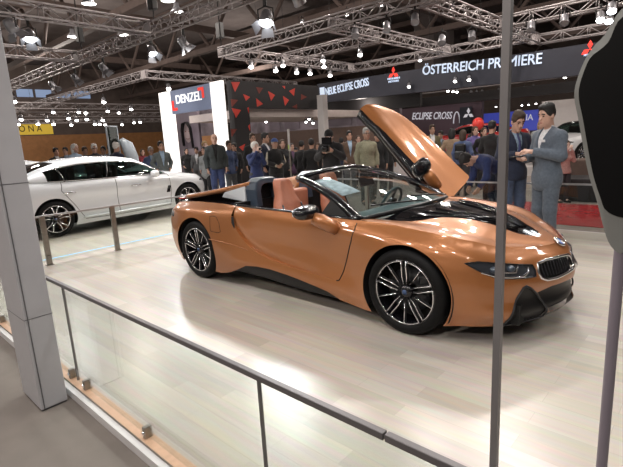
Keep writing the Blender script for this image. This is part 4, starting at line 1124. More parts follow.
# ---- large navy fascia of the stand at the right
FY = 13.4
fl_ = at(317.5, 94, 1, FY)[0]; fr_ = 2.4
t = thing('fascia_sign', 'long navy fascia with pale lettering high over the crowd', 'sign', (0, 0, 0))
def fz(px, py): return at(px, py, 1, FY)
ztl, zbl = fz(318, 84)[2], fz(318, 103)[2]; ztr, zbr = fz(590, 44)[2], fz(590, 75)[2]
MB().add([(fl_, FY, zbl), (fr_, FY, zbr), (fr_, FY, ztr), (fl_, FY, ztl), (fl_, FY+.3, zbl), (fr_, FY+.3, zbr), (fr_, FY+.3, ztr), (fl_, FY+.3, ztl)], [(0, 1, 2, 3), (7, 6, 5, 4), (0, 4, 5, 1), (1, 5, 6, 2), (2, 6, 7, 3), (3, 7, 4, 0)]).build('fascia_panel', M['navy'], t)
def word(body, p_l, p_r, hpx, m, shear=0.):
    """lettering from pixel p_l to p_r on the fascia"""
    A = fz(*p_l); B = fz(*p_r); c = (A+B)/2; hh = np.linalg.norm(fz((p_l[0]+p_r[0])/2, (p_l[1]+p_r[1])/2-hpx/2)-fz((p_l[0]+p_r[0])/2, (p_l[1]+p_r[1])/2+hpx/2))
    return text(body, 'lettering', m, t, width=float(np.linalg.norm(B-A)), height=float(hh), X=frame((c[0], FY-.02, c[2]), (B[0]-A[0], 0, B[2]-A[2]), (0, 0, 1)), shear=shear)
word('ÖSTERREICH PREMIERE', (423, 69.5), (542.5, 57), 12.5, M['text_pale'])
word('NEUE ECLIPSE CROSS', (326, 92), (369, 81.5), 8.0, M['text_pale'])
def plaque(px0, py0, px1, py1):
    A, B = fz(px0, py0), fz(px1, py1); MB().bx((A[0], FY-.02, min(A[2], B[2])), (B[0], FY, max(A[2], B[2]))).build('plaque', M['text_pale'], t)
plaque(320.3, 97, 324.5, 87)
def diamonds(c, r, m, parent, Y, name='three_diamonds'):
    b = MB()
    for a in (PI/2, PI/2+2*PI/3, PI/2+4*PI/3):
        d = np.array([math.cos(a), math.sin(a)]); e = np.array([-d[1], d[0]])
        pts = [d*0, d*r*.5+e*r*.29, d*r, d*r*.5-e*r*.29]
        V = [(c[0]+q[0], Y-.02, c[2]+q[1]) for q in pts]+[(c[0]+q[0], Y, c[2]+q[1]) for q in pts]
        b.add(V, [(0, 1, 2, 3), (7, 6, 5, 4), (0, 4, 5, 1), (1, 5, 6, 2), (2, 6, 7, 3), (3, 7, 4, 0)])
    return b.build(name, m, parent)
diamonds(fz(393.5, 73.5), .27, M['sign_red'], t, FY); word('MITSUBISHI', (388, 79.2), (400, 77.6), 2.0, M['text_pale']); word('MOTORS', (389, 82), (399, 80.5), 2.0, M['text_pale'])
diamonds(fz(590, 49), .27, M['sign_red'], t, FY); word('MITSUBISHI', (584, 55.5), (594, 54.2), 2.2, M['text_pale'])
# ---- things beyond it
SY = 23.5
def sz(px, py, Y=SY): return at(px, py, 1, Y)
a, b_ = sz(398, 108), sz(482, 100)
t = thing('stand_backdrop', 'plum stand wall with slanted pale words above the crowd', 'stand wall', (0, 0, 0))
MB().bx((a[0]-4.5, SY, HALL), (b_[0], SY+.3, sz(440, 96)[2])).build('panel', M['purple_wall'], t)
def word2(body, p_l, p_r, hpx, m, par, Y, shear=0.):
    A = sz(*p_l, Y); B = sz(*p_r, Y); c = (A+B)/2; mx_, my_ = (p_l[0]+p_r[0])/2, (p_l[1]+p_r[1])/2
    hh = np.linalg.norm(sz(mx_, my_-hpx/2, Y)-sz(mx_, my_+hpx/2, Y))
    return text(body, 'lettering', m, par, width=float(np.linalg.norm(B-A)), height=float(hh), X=frame((c[0], Y-.03, c[2]), (B[0]-A[0], 0, B[2]-A[2]), (0, 0, 1)), shear=shear)
word2('ECLIPSE CROSS', (412.5, 116.2), (452.5, 115.3), 7.2, M['text_white'], t, SY, .2)
c_ = sz(457, 121.5); MB().tube([(c_[0]+.20*math.cos(x), SY-.05, c_[2]-.05+.62*math.sin(x)) for x in np.linspace(-.1, PI+.1, 20)], .035, 6).build('arch_emblem', M['text_white'], t)
a, b_ = sz(462.5, 122), sz(474.5, 110); q = sz(468.5, 115)
t = thing('brand_panel', 'narrow dark blue panel with white diamond emblem above the red car', 'sign', (0, 0, 0))
MB().bx((a[0], SY-.4, HALL), (b_[0], SY-.3, sz(468, 107)[2])).build('panel', M['navy'], t)
diamonds(sz(468.5, 114, SY-.4), .36, M['text_white'], t, SY-.4)
KY = 27.
t = thing('fascia_sign', 'lit royal blue fascia behind the two suited men', 'sign', (0, 0, 0))
a, b_ = sz(478, 124, KY), sz(548, 120, KY); MB().bx((a[0], KY, sz(500, 132, KY)[2]), (b_[0], KY+.3, sz(500, 112.5, KY)[2])).build('fascia_panel', M['blue_band'], t)
word2('KIA', (521, 117.6), (533.5, 117), 6.0, M['text_white'], t, KY)
t = thing('hanging_fascia', 'black lower fascia beam under the rows of lamps', 'fascia', (0, 0, 0))
a, b_ = sz(395, 100, 16.5), sz(600, 90, 16.5); MB().bx((a[0], 16.5, sz(430, 106, 16.5)[2]), (b_[0]+.6, 16.8, sz(430, 97, 16.5)[2])).build('beam', M['dark_panel'], t)
# white stand at far right with a display car, brown cabinet
a, b_ = sz(541, 120, 21.), sz(623, 120, 21.)
tag(MB().bx((a[0], 21., HALL), (b_[0]+3, 21.3, sz(570, 99, 21.)[2])).build('stand_backdrop', M['booth_white']), 'pale lilac stand wall right of the suited men', 'stand wall')
a, b_ = sz(563, 150, 8.2), sz(592, 150, 8.2)
tag(MB().bx((a[0], 8.2, HALL), (b_[0], 8.9, sz(575, 160, 8.2)[2]), bev=.02).build('cabinet', M['brown_cab']), 'brown cabinet behind the grey suited man', 'cabinet')
a, b_ = sz(560, 190, 7.0), sz(640, 190, 7.0)
tag(MB().bx((a[0], 7.0, HALL), (b_[0]+.5, 7.9, .42), bev=.02).build('bench', M['dark_panel']), 'low black bench beyond the red floor', 'bench')
tag(MB().bx((a[0]+.9, 6.75, HALL), (b_[0]+.5, 6.98, .30), bev=.02).build('step', M['booth_white']), 'low pale step in front of the black bench', 'step')
# yellow sign at the left
t = thing('fascia_sign', 'lit yellow sign with thin dark letters far back at left', 'sign', (0, 0, 0))
YX = -44.
def yx(px, py): return at(px, py, 0, YX)
A, B = yx(17, 135), yx(52, 124); MB().bx((YX-.3, A[1], A[2]), (YX, B[1], B[2])).build('sign_panel', M['yellow_sign'], t)
q = yx(30.5, 128.5); text('ONA', 'lettering', M['dark_panel'], t, width=abs(yx(42, 128)[1]-yx(19, 128)[1]), height=.55, X=frame((YX+.03, q[1], q[2]), (0, 1, 0), (0, 0, 1)), bold=0., spacing=1.6)
# kiosk with tilted screen behind the saloon
q = at_d(131, 150, 15.2)
t = thing('info_kiosk', 'pale blue white display kiosk with tilted glass screen behind the saloon', 'kiosk', (q[0], q[1], HALL), .6)
kb = MB(); kb.tube([(0, 0, 0), (.05, 0, .8), (.0, 0, 1.35), (-.12, 0, 1.75), (-.3, 0, 1.92)], [.28, .24, .26, .25, .12], 14, ry=.7); kb.build('body', M['kiosk'], t)
MB().bx((-.42, -.62, 1.3), (-.39, -.02, 2.35)).build('screen', M['car_glass'], t)
fb = MB()
for y in (-.63, -.02): fb.bx((-.43, y, 0), (-.38, y+.03, 2.36))
fb.bx((-.43, -.63, 2.34), (-.38, .01, 2.38)); fb.build('screen_frame', M['kiosk'], t)
# paper notice on a stand
q = at_d(289, 142, 10.6)
t = thing('notice_board', 'white notice with green footer held up in the crowd', 'notice', (q[0], q[1], HALL), math.radians(-40))
MB().lathe([(.02, 0), (.02, 1.5)], 10).build('stand', M['steel'], t); MB().lathe([(.16, -.001), (.16, .02), (.02, .03)], 20).build('foot', M['steel'], t)
MB().bx((-.17, -.012, 1.36), (.17, .012, 1.86)).build('notice_sheet', M['booth_white'], t); MB().bx((-.14, -.02, 1.40), (.14, -.012, 1.50)).build('green_footer', mat('green print', (.35, .5, .08), .6, noise=.1), t)
q = at_d(478, 124, 17); t = thing('balloon', 'round red balloon above the crowd by the blue fascia', 'balloon', tuple(q))
MB().ell((0, 0, 0), (.21, .21, .24), 20, 14).build('skin', M['balloon'], t); MB().tube([(0, 0, -.23), (.03, 0, -.7), (0, .02, -1.3), (.02, 0, q[2]*-1+HALL)], .006, 5).build('string', M['booth_white'], t)
# display cars in the distance
far_red = copy_tree(saloon, 'bright red car far behind the crowd under the plum wall', None, None, None, {M['silver_paint']: M['red_paint']})
q = at_d(476, 143, 21.5); q = at_d(472, 138, 21.6); far_red.location = (q[0], q[1]-.3, HALL+.45); far_red.rotation_euler = (0, 0, math.radians(200))
tag(MB().bx((q[0]-2.7, q[1]-1.9, HALL), (q[0]+2.7, q[1]+1.3, HALL+.43)).build('plinth', M['dark_panel']), 'dark plinth carrying the distant red car', 'plinth')
far_w = copy_tree(saloon, 'white display car at far right behind the grey suited man', None, None, None, {M['silver_paint']: M['white_paint']})
q = at_d(584, 143, 16.5); far_w.location = (q[0], q[1], HALL+.30); far_w.rotation_euler = (0, 0, math.radians(250))
tag(MB().bx((q[0]-1.6, q[1]-2.8, HALL), (q[0]+2.8, q[1]+2.8, HALL+.29)).build('plinth', M['booth_white']), 'white plinth carrying the display car at far right', 'plinth')
second = copy_tree(saloon, 'white car half hidden behind the silver saloon at left', None, None, None, {M['silver_paint']: M['white_paint']})
q = at_d(36, 160, 13.2); second.location = (-9.6, -.35, 0); second.rotation_euler = (0, 0, math.radians(92))
# ------------------------------------------------------------------ people: one smooth skin grown from tapered limbs
class Field:
    def __init__(s, lo, hi, h):
        s.lo = np.array(lo, float); s.h = h; s.n = np.ceil((np.array(hi)-s.lo)/h).astype(int)+1
        s.d = np.full(s.n, 1., np.float32); s.ax = [s.lo[i]+h*np.arange(s.n[i]) for i in range(3)]
    def _win(s, lo, hi):
        a = np.maximum(np.floor((np.array(lo)-s.lo)/s.h).astype(int), 0); b = np.minimum(np.ceil((np.array(hi)-s.lo)/s.h).astype(int)+1, s.n)
        if (b <= a).any(): return None
        sl = tuple(slice(i, j) for i, j in zip(a, b)); return sl, np.meshgrid(*[s.ax[i][sl[i]] for i in range(3)], indexing='ij')
    def _join(s, sl, d, k):
        o = s.d[sl]; hh = np.clip(.5+.5*(o-d)/k, 0, 1); s.d[sl] = (o*(1-hh)+d*hh-k*hh*(1-hh)).astype(np.float32)
    def cone(s, a, b, r1, r2, k=.03, inf=0.):
        a, b = np.array(a, float), np.array(b, float); r1 += inf; r2 += inf; m = max(r1, r2)+k*2+.02
        w = s._win(np.minimum(a, b)-m, np.maximum(a, b)+m)
        if w is None: return s
        sl, (X, Y, Z) = w; v = b-a; L = max(v @ v, 1e-9)
        t = np.clip(((X-a[0])*v[0]+(Y-a[1])*v[1]+(Z-a[2])*v[2])/L, 0, 1)
        d = np.sqrt((X-a[0]-t*v[0])**2+(Y-a[1]-t*v[1])**2+(Z-a[2]-t*v[2])**2)-(r1+(r2-r1)*t)
        s._join(sl, d, k); return s
    def ell(s, c, r, R=None, k=.03, inf=0.):
        c = np.array(c, float); r = np.array(r, float)+inf; m = r.max()+k*2+.02; w = s._win(c-m, c+m)
        if w is None: return s
        sl, (X, Y, Z) = w; P = np.stack([X-c[0], Y-c[1], Z-c[2]], -1)
        if R is not None: P = P @ R
        q = P/r; l = np.sqrt((q**2).sum(-1)); g = np.sqrt(((q/r)**2).sum(-1))+1e-6
        s._join(sl, l*(l-1)/g, k); return s
    def cut(s, p, n):
        """keep the side the normal points away from"""
        p = np.array(p, float); n = np.array(n, float); n /= np.linalg.norm(n)
        X, Y, Z = np.meshgrid(*s.ax, indexing='ij'); d = (X-p[0])*n[0]+(Y-p[1])*n[1]+(Z-p[2])*n[2]
        s.d = np.maximum(s.d, d.astype(np.float32)); return s
    def sub(s, o): s.d = np.maximum(s.d, -o.d); return s
    def mesh(s):
        """surface nets"""
        d = np.pad(s.d, 1, constant_values=1.); I = d < 0; n = d.shape
        c = [I[i:n[0]-1+i, j:n[1]-1+j, k:n[2]-1+k] for i in (0, 1) for j in (0, 1) for k in (0, 1)]
        cnt = sum(x.astype(np.int8) for x in c); act = (cnt > 0) & (cnt < 8)
        idx = -np.ones(act.shape, int); A = np.argwhere(act); idx[act] = np.arange(len(A))
        P = np.zeros((len(A), 3)); W = np.zeros(len(A)); corners = [(i, j, k) for i in (0, 1) for j in (0, 1) for k in (0, 1)]
        for e in range(8):
            for f in range(e+1, 8):
                a, b = np.array(corners[e]), np.array(corners[f])
                if abs(a-b).sum() != 1: continue
                da = d[A[:, 0]+a[0], A[:, 1]+a[1], A[:, 2]+a[2]]; db = d[A[:, 0]+b[0], A[:, 1]+b[1], A[:, 2]+b[2]]
                m = (da < 0) != (db < 0); t = np.where(m, da/np.where(m, da-db, 1), 0)
                P += np.where(m[:, None], a+(b-a)*t[:, None], 0); W += m
        V = (A+P/np.maximum(W, 1)[:, None]-1)*s.h+s.lo; F = []
        for ax in range(3):
            s0 = [slice(None)]*3; s1 = [slice(None)]*3; s0[ax] = slice(0, -1); s1[ax] = slice(1, None)
            x = I[tuple(s0)] != I[tuple(s1)]; E = np.argwhere(x); ins_ = I[tuple(s0)][x]
            u, v = (ax+1) % 3, (ax+2) % 3
            ok = (E[:, u] > 0) & (E[:, v] > 0) & (E[:, u] < n[u]-1) & (E[:, v] < n[v]-1); E = E[ok]; ins_ = ins_[ok]
            q = []
            for du, dv in ((-1, -1), (0, -1), (0, 0), (-1, 0)):
                B = E.copy(); B[:, u] += du; B[:, v] += dv; q.append(idx[B[:, 0], B[:, 1], B[:, 2]])
            Q = np.stack(q, 1); Q[~ins_] = Q[~ins_][:, ::-1]; F.append(Q)
        F = np.vstack(F); return V, F[(F >= 0).all(1)]
def vec(*a): return np.array(a, float)
def Ry(a): c, s = math.cos(a), math.sin(a); return np.array([[c, 0, s], [0, 1, 0], [-s, 0, c]])
def Rz(a): c, s = math.cos(a), math.sin(a); return np.array([[c, -s, 0], [s, c, 0], [0, 0, 1.]])
SKIN = {k: mat('skin '+k, c, .55, noise=.05, nscale=30) for k, c in (('fair', (.56, .34, .26)), ('tan', (.42, .24, .17)), ('pale', (.62, .42, .35)))}
HAIR = {k: mat('hair '+k, c, .6, noise=.2, nscale=60) for k, c in (('black', (.012, .010, .010)), ('brown', (.05, .028, .016)), ('grey', (.30, .29, .28)), ('white', (.62, .60, .57)), ('blond', (.35, .22, .09)))}
CLOTH = {}
def cloth(name, c):
    if name not in CLOTH: CLOTH[name] = mat(name, c, .85, noise=.18, nscale=35, bump=.25, bscale=90, sheen=.1)
    return CLOTH[name]
EYE = mat('eye dark', (.02, .015, .012), .25, noise=.1); LIP = mat('lips', (.38, .15, .12), .5, noise=.05); SHOE = mat('black shoe leather', (.02, .018, .016), .4, noise=.1)
def fingers(f, wr, el, side, h, curl=.5, grip=None, palm_n=None):
    """palm, four unequal bent fingers and a thumb leaving the palm's side"""
    d = (wr-el)/np.linalg.norm(wr-el); n = np.array(palm_n, float) if palm_n is not None else vec(0, -side, 0)
    n = n-d*(n @ d); n /= np.linalg.norm(n); w = np.cross(d, n)*side      # w: towards the thumb side
    pc = wr+d*.045
    for t in (-.5, 0, .5): f.cone(wr+d*.005+w*t*.03, wr+d*.085+w*t*.058, .017, .014, .012)
    for i, (o, L) in enumerate(((.032, .070), (.011, .080), (-.011, .074), (-.031, .056))):
        a = wr+d*.088+w*o; c1 = curl*.9; b = a+(d*math.cos(c1)+n*math.sin(c1))*L*.5; c2 = curl*2.1; c = b+(d*math.cos(c2)+n*math.sin(c2))*L*.5
        f.cone(a-d*.015, b, .0095, .0088, .005); f.cone(b, c, .0088, .0075, .005)
    a = wr+d*.03+w*.028; b = a+d*.030+w*.030+n*.012; c = b+d*.032+w*.006+n*.018
    f.cone(a, b, .014, .0105, .008); f.cone(b, c, .0105, .0085, .005)
def build_person(name, label, pose, look, h=.0125, loc=(0, 0, 0), rz=0., scale=1., group=None):
    """pose: joints by name; look: materials and garments. Local +x is forward, heights for a 1.75 m figure"""
    J = dict(pelvis=vec(0, 0, .95), waist=vec(0, 0, 1.08), chest=vec(0, 0, 1.28), neck=vec(-.01, 0, 1.48), head=vec(.025, 0, 1.635))
    for s, sg in (('l', 1), ('r', -1)):
        J.update({'hip_'+s: vec(0, sg*.088, .92), 'knee_'+s: vec(.02, sg*.10, .50), 'ankle_'+s: vec(-.015, sg*.105, .085), 'toe_'+s: vec(.15, sg*.125, .03), 'sho_'+s: vec(-.01, sg*.165, 1.375), 'elb_'+s: vec(-.03, sg*.235, 1.12), 'wri_'+s: vec(.07, sg*.235, .91)})
    lean = pose.get('lean', 0.); tw = pose.get('twist', 0.)
    for k, v in pose.items():
        if k in J: J[k] = vec(*v)
    hp, hy = pose.get('head_pitch', 0.), pose.get('head_yaw', 0.)
    up = ['waist', 'chest', 'neck', 'head']+[k+'_'+s for k in ('sho', 'elb', 'wri') for s in 'lr']
    if lean or tw:
        R = Ry(lean) @ Rz(tw)
        for k in up: J[k] = R @ (J[k]-vec(0, 0, .97))+vec(0, 0, .97)
    else: R = np.eye(3)
    HR = R @ Rz(hy) @ Ry(hp); nb = J['neck']
    J['head'] = nb+HR @ (vec(.025, 0, 1.635)-vec(-.01, 0, 1.48)); H = J['head']
    P = np.array(list(J.values())); lo, hi = P.min(0)-.20, P.max(0)+.22; lo[2] = min(lo[2], 0)-.0
    fem = look.get('female'); fat = look.get('bulk', 1.)
    sw = .93 if fem else 1.
    t = thing(name, label, 'person', loc, rz, group); t.scale = (scale,)*3
    def hd(x, y, z): return H+HR @ vec(x, y, z)
    def torso(f, inf=0., k=.05):
        f.ell(J['pelvis'], (.105*fat, .155, .12), R, k, inf); f.ell(J['waist'], (.10*fat, .135*fat, .13), R, k, inf); f.ell(J['chest'], (.115*fat, .165*sw, .17), R, k, inf)
        f.cone(J['sho_l'], J['sho_r'], .055, .055, k, inf)
        for q_ in 'lr': f.cone(J['neck']-R @ vec(.01, 0, .05), J['sho_'+q_], .052, .046, k, inf*.8)
        if fem:
            for sg in (-1, 1): f.ell(J['chest']+R @ vec(.085, sg*.075, .0), (.055, .06, .06), R, .03, inf)
    def arm(f, s, inf=0., k=.03, end=True):
        f.cone(J['sho_'+s], J['elb_'+s], .055*sw, .042*sw, k, inf); f.cone(J['elb_'+s], J['wri_'+s], .042*sw, .027, k, inf)
    def leg(f, s, inf=0., k=.03):
        f.cone(J['hip_'+s], J['knee_'+s], .088, .058, k, inf); f.cone(J['knee_'+s], J['ankle_'+s], .058, .040, k, inf)
    # body
    f = Field(lo, hi, h); torso(f)
    for s in 'lr': arm(f, s); leg(f, s); f.cone(J['ankle_'+s], J['toe_'+s], .042, .03, .02)
    f.cone(J['neck']-R @ vec(0, 0, .04), H+HR @ vec(-.02, 0, -.05), .060*sw, .054*sw, .03)
    f.ell(hd(-.008, 0, .03), (.098, .076, .098), HR, .02); f.ell(hd(.022, 0, -.04), (.074, .062, .085), HR, .03)
    f.cone(hd(.088, 0, .012), hd(.112, 0, -.022), .009, .0145, .012); f.ell(hd(.078, 0, -.098), (.022, .026, .018), HR, .025)
    f.cone(hd(.088, -.022, -.062), hd(.088, .022, -.062), .009, .009, .012)
    for sg in (-1, 1): f.ell(hd(-.012, sg*.078, -.008), (.022, .010, .034), HR, .008)
    hands = pose.get('hands', {})
    for s, sg in (('l', 1), ('r', -1)):
        q = hands.get(s, {}); fingers(f, J['wri_'+s], J['elb_'+s], sg, h, q.get('curl', .45), None, q.get('palm'))
    V, F = f.mesh(); body = raw('body', V, F, look['skin'], t, True)
    for sg in (-1, 1):
        MB().ell(hd(.084, sg*.032, .012), (.008, .013, .008), 8, 6).build('eye', EYE, t)
        MB().tube([hd(.092, sg*.016, .034), hd(.090, sg*.034, .040), hd(.078, sg*.052, .032)], .0055, 5).build('eyebrow', look.get('brow', look['hair']), t)
    MB().tube([hd(.096, -.02, -.062), hd(.100, 0, -.060), hd(.096, .02, -.062)], [.005, .0075, .005], 6).build('mouth', LIP, t)
    # trousers
    f = Field(lo, hi, h); f.ell(J['pelvis'], (.108*fat, .158, .13), R if lean < .5 else None, .04, .012)
    for s in 'lr': leg(f, s, .020, .03)
    f.cut(J['pelvis']+R @ vec(0, 0, .10), R @ vec(0, 0, 1)); f.cut((0, 0, .055), (0, 0, -1))
    V, F = f.mesh(); raw('trousers', V, F, look['trousers'], t, True)
    for s in 'lr':
        f = Field(np.minimum(J['ankle_'+s], J['toe_'+s])-vec(.09, .09, .06), np.maximum(J['ankle_'+s], J['toe_'+s])+vec(.09, .09, .08), .012)
        d = J['toe_'+s]-J['ankle_'+s]; f.cone(J['ankle_'+s]+vec(-.03, 0, -.04), J['toe_'+s]+vec(0, 0, .012), .044, .038, .02); f.cone(J['ankle_'+s], J['ankle_'+s]+vec(0, 0, -.03), .05, .046, .02); f.cut((0, 0, .0), (0, 0, -1))
        V, F = f.mesh(); raw('shoe', V, F, look.get('shoes', SHOE), t, True)
    # shirt or jersey under an open jacket, then the jacket
    hem = look.get('hem', .86); ji = look.get('puff', .018)
    if look.get('shirt'):
        f = Field(lo, hi, h); torso(f, .008, .05); f.cone(J['neck']-R @ vec(0, 0, .03), J['neck']+R @ vec(.004, 0, .035), .067, .064, .02); f.cut(J['pelvis']+R @ vec(0, 0, -.02), R @ vec(0, 0, -1)); f.cut(J['neck']+R @ vec(.02, 0, .040), R @ vec(-.25, 0, 1))
        V, F = f.mesh(); raw('shirt', V, F, look['shirt'], t, True)
    if look.get('tie'):
        c = J['chest']; q = [J['neck']+R @ vec(.07, 0, -.02), c+R @ vec(.130, 0, .06), c+R @ vec(.135, 0, -.06), J['waist']+R @ vec(.125, 0, .02)]
        MB().tube(q, [.016, .018, .026, .03], 6, ry=.35).build('tie', look['tie'], t)
    f = Field(lo, hi, h); torso(f, ji, .05)
    if hem < .93:
        pz = R @ vec(0, 0, 1); f.ell(J['pelvis']-R @ vec(0, 0, .08), (.125*fat, .178, .17), R, .05, ji)
        if hem < .7: f.ell(J['pelvis']-vec(0, 0, .2), (.13*fat, .17, .22), None, .06, ji)
    for s in 'lr': arm(f, s, ji*.9, .03)
    f.cone(J['neck']-R @ vec(.01, 0, .05), J['neck']+R @ vec(-.01, 0, .005), .075, .070, .03, .0)
    f.cut(J['neck']+R @ vec(.0, 0, .02 if not look.get('hood') else .06), R @ vec(-.45, 0, 1)); f.cut(vec(0, 0, .97)+R @ vec(0, 0, hem-.97), R @ vec(0, 0, -1))
    for s in 'lr':
        d = (J['wri_'+s]-J['elb_'+s]); d /= np.linalg.norm(d); X, Y, Z = np.meshgrid(*f.ax, indexing='ij')
        p = J['wri_'+s]-d*.012; g = (X-p[0])*d[0]+(Y-p[1])*d[1]+(Z-p[2])*d[2]; near = np.sqrt((X-p[0])**2+(Y-p[1])**2+(Z-p[2])**2) < .10
        f.d = np.where(near, np.maximum(f.d, g), f.d).astype(np.float32)
    if look.get('open'):      # wedge opening down the front showing the shirt
        X, Y, Z = np.meshgrid(*f.ax, indexing='ij'); Q = np.stack([X, Y, Z], -1)-J['pelvis']; Q = Q @ R
        top = .48; zz = np.clip((Q[..., 2]-look['open'])/(top-look['open']), 0, 1); wd = .060*zz
        g = np.minimum(np.minimum(wd-abs(Q[..., 1]), Q[..., 0]-.02), Q[..., 2]-look['open'])
        f.d = np.where(Q[..., 2] < .56, np.maximum(f.d, g), f.d).astype(np.float32)
    if look.get('vest'):
        for s, sg in (('l', 1), ('r', -1)): f.cut(J['sho_'+s]+R @ vec(0, sg*.05, 0), R @ vec(0, sg, .1))
    V, F = f.mesh(); jk = raw(look.get('top_name', 'jacket'), V, F, look['top'], t, True)
    if look.get('vest'):
        f = Field(lo, hi, h)
        for s in 'lr': arm(f, s, .012, .03)
        V, F = f.mesh(); raw('sleeves', V, F, look['shirt'], t, True)
    if look.get('pocket'): MB().box(J['chest']+R @ vec(.142, .085, .06), (.012, .05, .03)).build('pocket_square', look['pocket'], t)
    # hair and headgear
    hs = look.get('hair_style', 'short')
    if hs != 'bald':
        f = Field(H-.24 if hs == 'long' else H-.2, H+.2, min(h, .0105)); f.ell(hd(-.014, 0, .040), (.106, .086, .100), HR, .02)
        if hs == 'long': f.ell(hd(-.05, 0, -.06), (.075, .092, .15), HR, .04)
        if hs == 'full': f.ell(hd(-.03, 0, .04), (.108, .098, .105), HR, .03)
        if hs == 'short' and not look.get('hat'): f.ell(hd(.035, 0, .112), (.062, .062, .036), HR, .02); f.ell(hd(-.02, 0, .10), (.09, .078, .062), HR, .02)
        g = Field(f.lo, f.lo+f.h, f.h); g.n, g.ax, g.d = f.n, f.ax, np.full(f.n, 1., np.float32); g.ell(hd(.088, 0, -.030), (.074, .076, .118), HR, .005); f.sub(g)
        if hs != 'long': f.cut(hd(-.02, 0, -.045), HR @ vec(.85, 0, -1))
        V, F = f.mesh(); raw('hair', V, F, look['hair'], t, True)
    if look.get('hat'):
        f = Field(H-.2, H+.24, .010); kind = look['hat_kind']
        f.ell(hd(-.012, 0, .045), (.115, .094, .112 if kind == 'beanie' else .098), HR, .02)
        f.cut(hd(0, 0, .028 if kind == 'beanie' else .045), HR @ vec(.25 if kind == 'beanie' else 0, 0, -1))
        if kind == 'cap': f.ell(hd(.115, 0, .052), (.075, .07, .010), HR, .015)
        V, F = f.mesh(); raw(kind if kind == 'beanie' else 'cap', V, F, look['hat'], t, True)
    if look.get('glasses'):
        b = MB()
        for sg in (-1, 1): b.tube([hd(.100, sg*.034+.022*math.cos(a), .010+.017*math.sin(a)) for a in np.linspace(0, 2*PI, 12, endpoint=False)], .0025, 4, closed=True); b.tube([hd(.098, sg*.056, .014), hd(.0, sg*.084, .018)], .0025, 4)
        b.tube([hd(.104, -.012, .014), hd(.104, .012, .014)], .0025, 4); b.build('glasses', M['black_satin'], t)
    t['J'] = 0; del t['J']
    return t, J, hd
C_ = cloth
dark, navy, black_c = C_('charcoal cloth', (.028, .028, .032)), C_('navy cloth', (.018, .024, .05)), C_('black cloth', (.010, .010, .011))
jeans = C_('blue denim', (.05, .075, .19)); white_c = C_('white shirt cloth', (.62, .62, .64)); grey_c = C_('grey cloth', (.12, .125, .13)); suitg = C_('blue grey suit cloth', (.095, .117, .15)); olive = C_('sand green jacket cloth', (.30, .29, .20))
blue_c = C_('royal blue cloth', (.022, .036, .12)); ltgrey = C_('pale grey coat cloth', (.30, .32, .33)); mblue = C_('dusty blue cloth', (.07, .10, .20)); cream = C_('cream knit cloth', (.42, .37, .29)); brownc = C_('brown cloth', (.10, .06, .04)); plum = C_('plum cloth', (.10, .05, .10)); capblue = C_('cap blue cloth', (.04, .08, .25)); sky = C_('light blue shirt cloth', (.30, .40, .52))
def ground(px, py_top, D, floor=HALL, hgt=1.76):
    """where a figure stands whose head top shows at a pixel and a distance; gives location and scale"""
    q = at_d(px, py_top, D); return (q[0], q[1], floor), (q[2]-floor)/hgt
def yaw_to(loc, px_dir): return math.atan2(CAM_P[1]-loc[1], CAM_P[0]-loc[0])+px_dir
RELAX = dict(elb_l=(-.03, .24, 1.15), wri_l=(.06, .235, .90), elb_r=(-.03, -.24, 1.15), wri_r=(.06, -.235, .90))
FRONT = dict(elb_l=(.0, .235, 1.16), wri_l=(.22, .09, 1.10), elb_r=(.0, -.235, 1.16), wri_r=(.22, -.07, 1.07), hands={'l': dict(curl=.6, palm=(0, -1, .3)), 'r': dict(curl=.6, palm=(0, 1, .3))})
POCKET = dict(elb_l=(-.10, .27, 1.16), wri_l=(.05, .19, .98), elb_r=(-.10, -.27, 1.16), wri_r=(.05, -.19, .98))
RAISE = dict(elb_l=(.08, .22, 1.20), wri_l=(.20, .06, 1.50), elb_r=(.10, -.20, 1.22), wri_r=(.20, -.03, 1.54), head_pitch=.1, hands={'l': dict(curl=.8, palm=(-.3, -1, 0)), 'r': dict(curl=.8, palm=(-.3, 1, 0))})

# --- the two men in suits
loc, sc = ground(550.5, 103, 5.55, 0., 1.775)
fw = -CR*.97-CF*.22; rz = math.atan2(fw[1], fw[0])
man, J, hd = build_person('person', 'dark haired man in blue grey suit, tapping a phone, right of two', dict(elb_r=(.02, -.235, 1.15), wri_r=(.25, -.11, 1.13), elb_l=(.02, .235, 1.16), wri_l=(.25, .03, 1.22), head_pitch=.18, head_yaw=.15, hands={'r': dict(curl=.35, palm=(0, .3, 1)), 'l': dict(curl=.7, palm=(.2, -.6, -1))}, hip_r=(0, -.09, .92), ankle_r=(-.06, -.11, .085), toe_r=(.10, -.13, .03)),
    dict(skin=SKIN['fair'], hair=HAIR['black'], trousers=suitg, top=suitg, top_name='suit_jacket', shirt=white_c, hem=.74, open=.22, pocket=white_c, puff=.026), .0095, loc, rz, sc)
MB().box(J['wri_r']+vec(.11, .02, .035), (.13, .075, .012), rotm('Z', 0), bev=.004).build('phone', M['black_satin']); ph = bpy.data.objects['phone']
ph.matrix_world = Matrix.LocRotScale(Vector(loc), Euler((0, 0, rz)), Vector((sc,)*3)); tag(ph, 'dark phone held by the man in blue grey suit', 'phone')
loc, sc = ground(515.5, 111, 6.45, 0., 1.76)
fw = -CF*.86+CR*.12; rz = math.atan2(fw[1], fw[0])
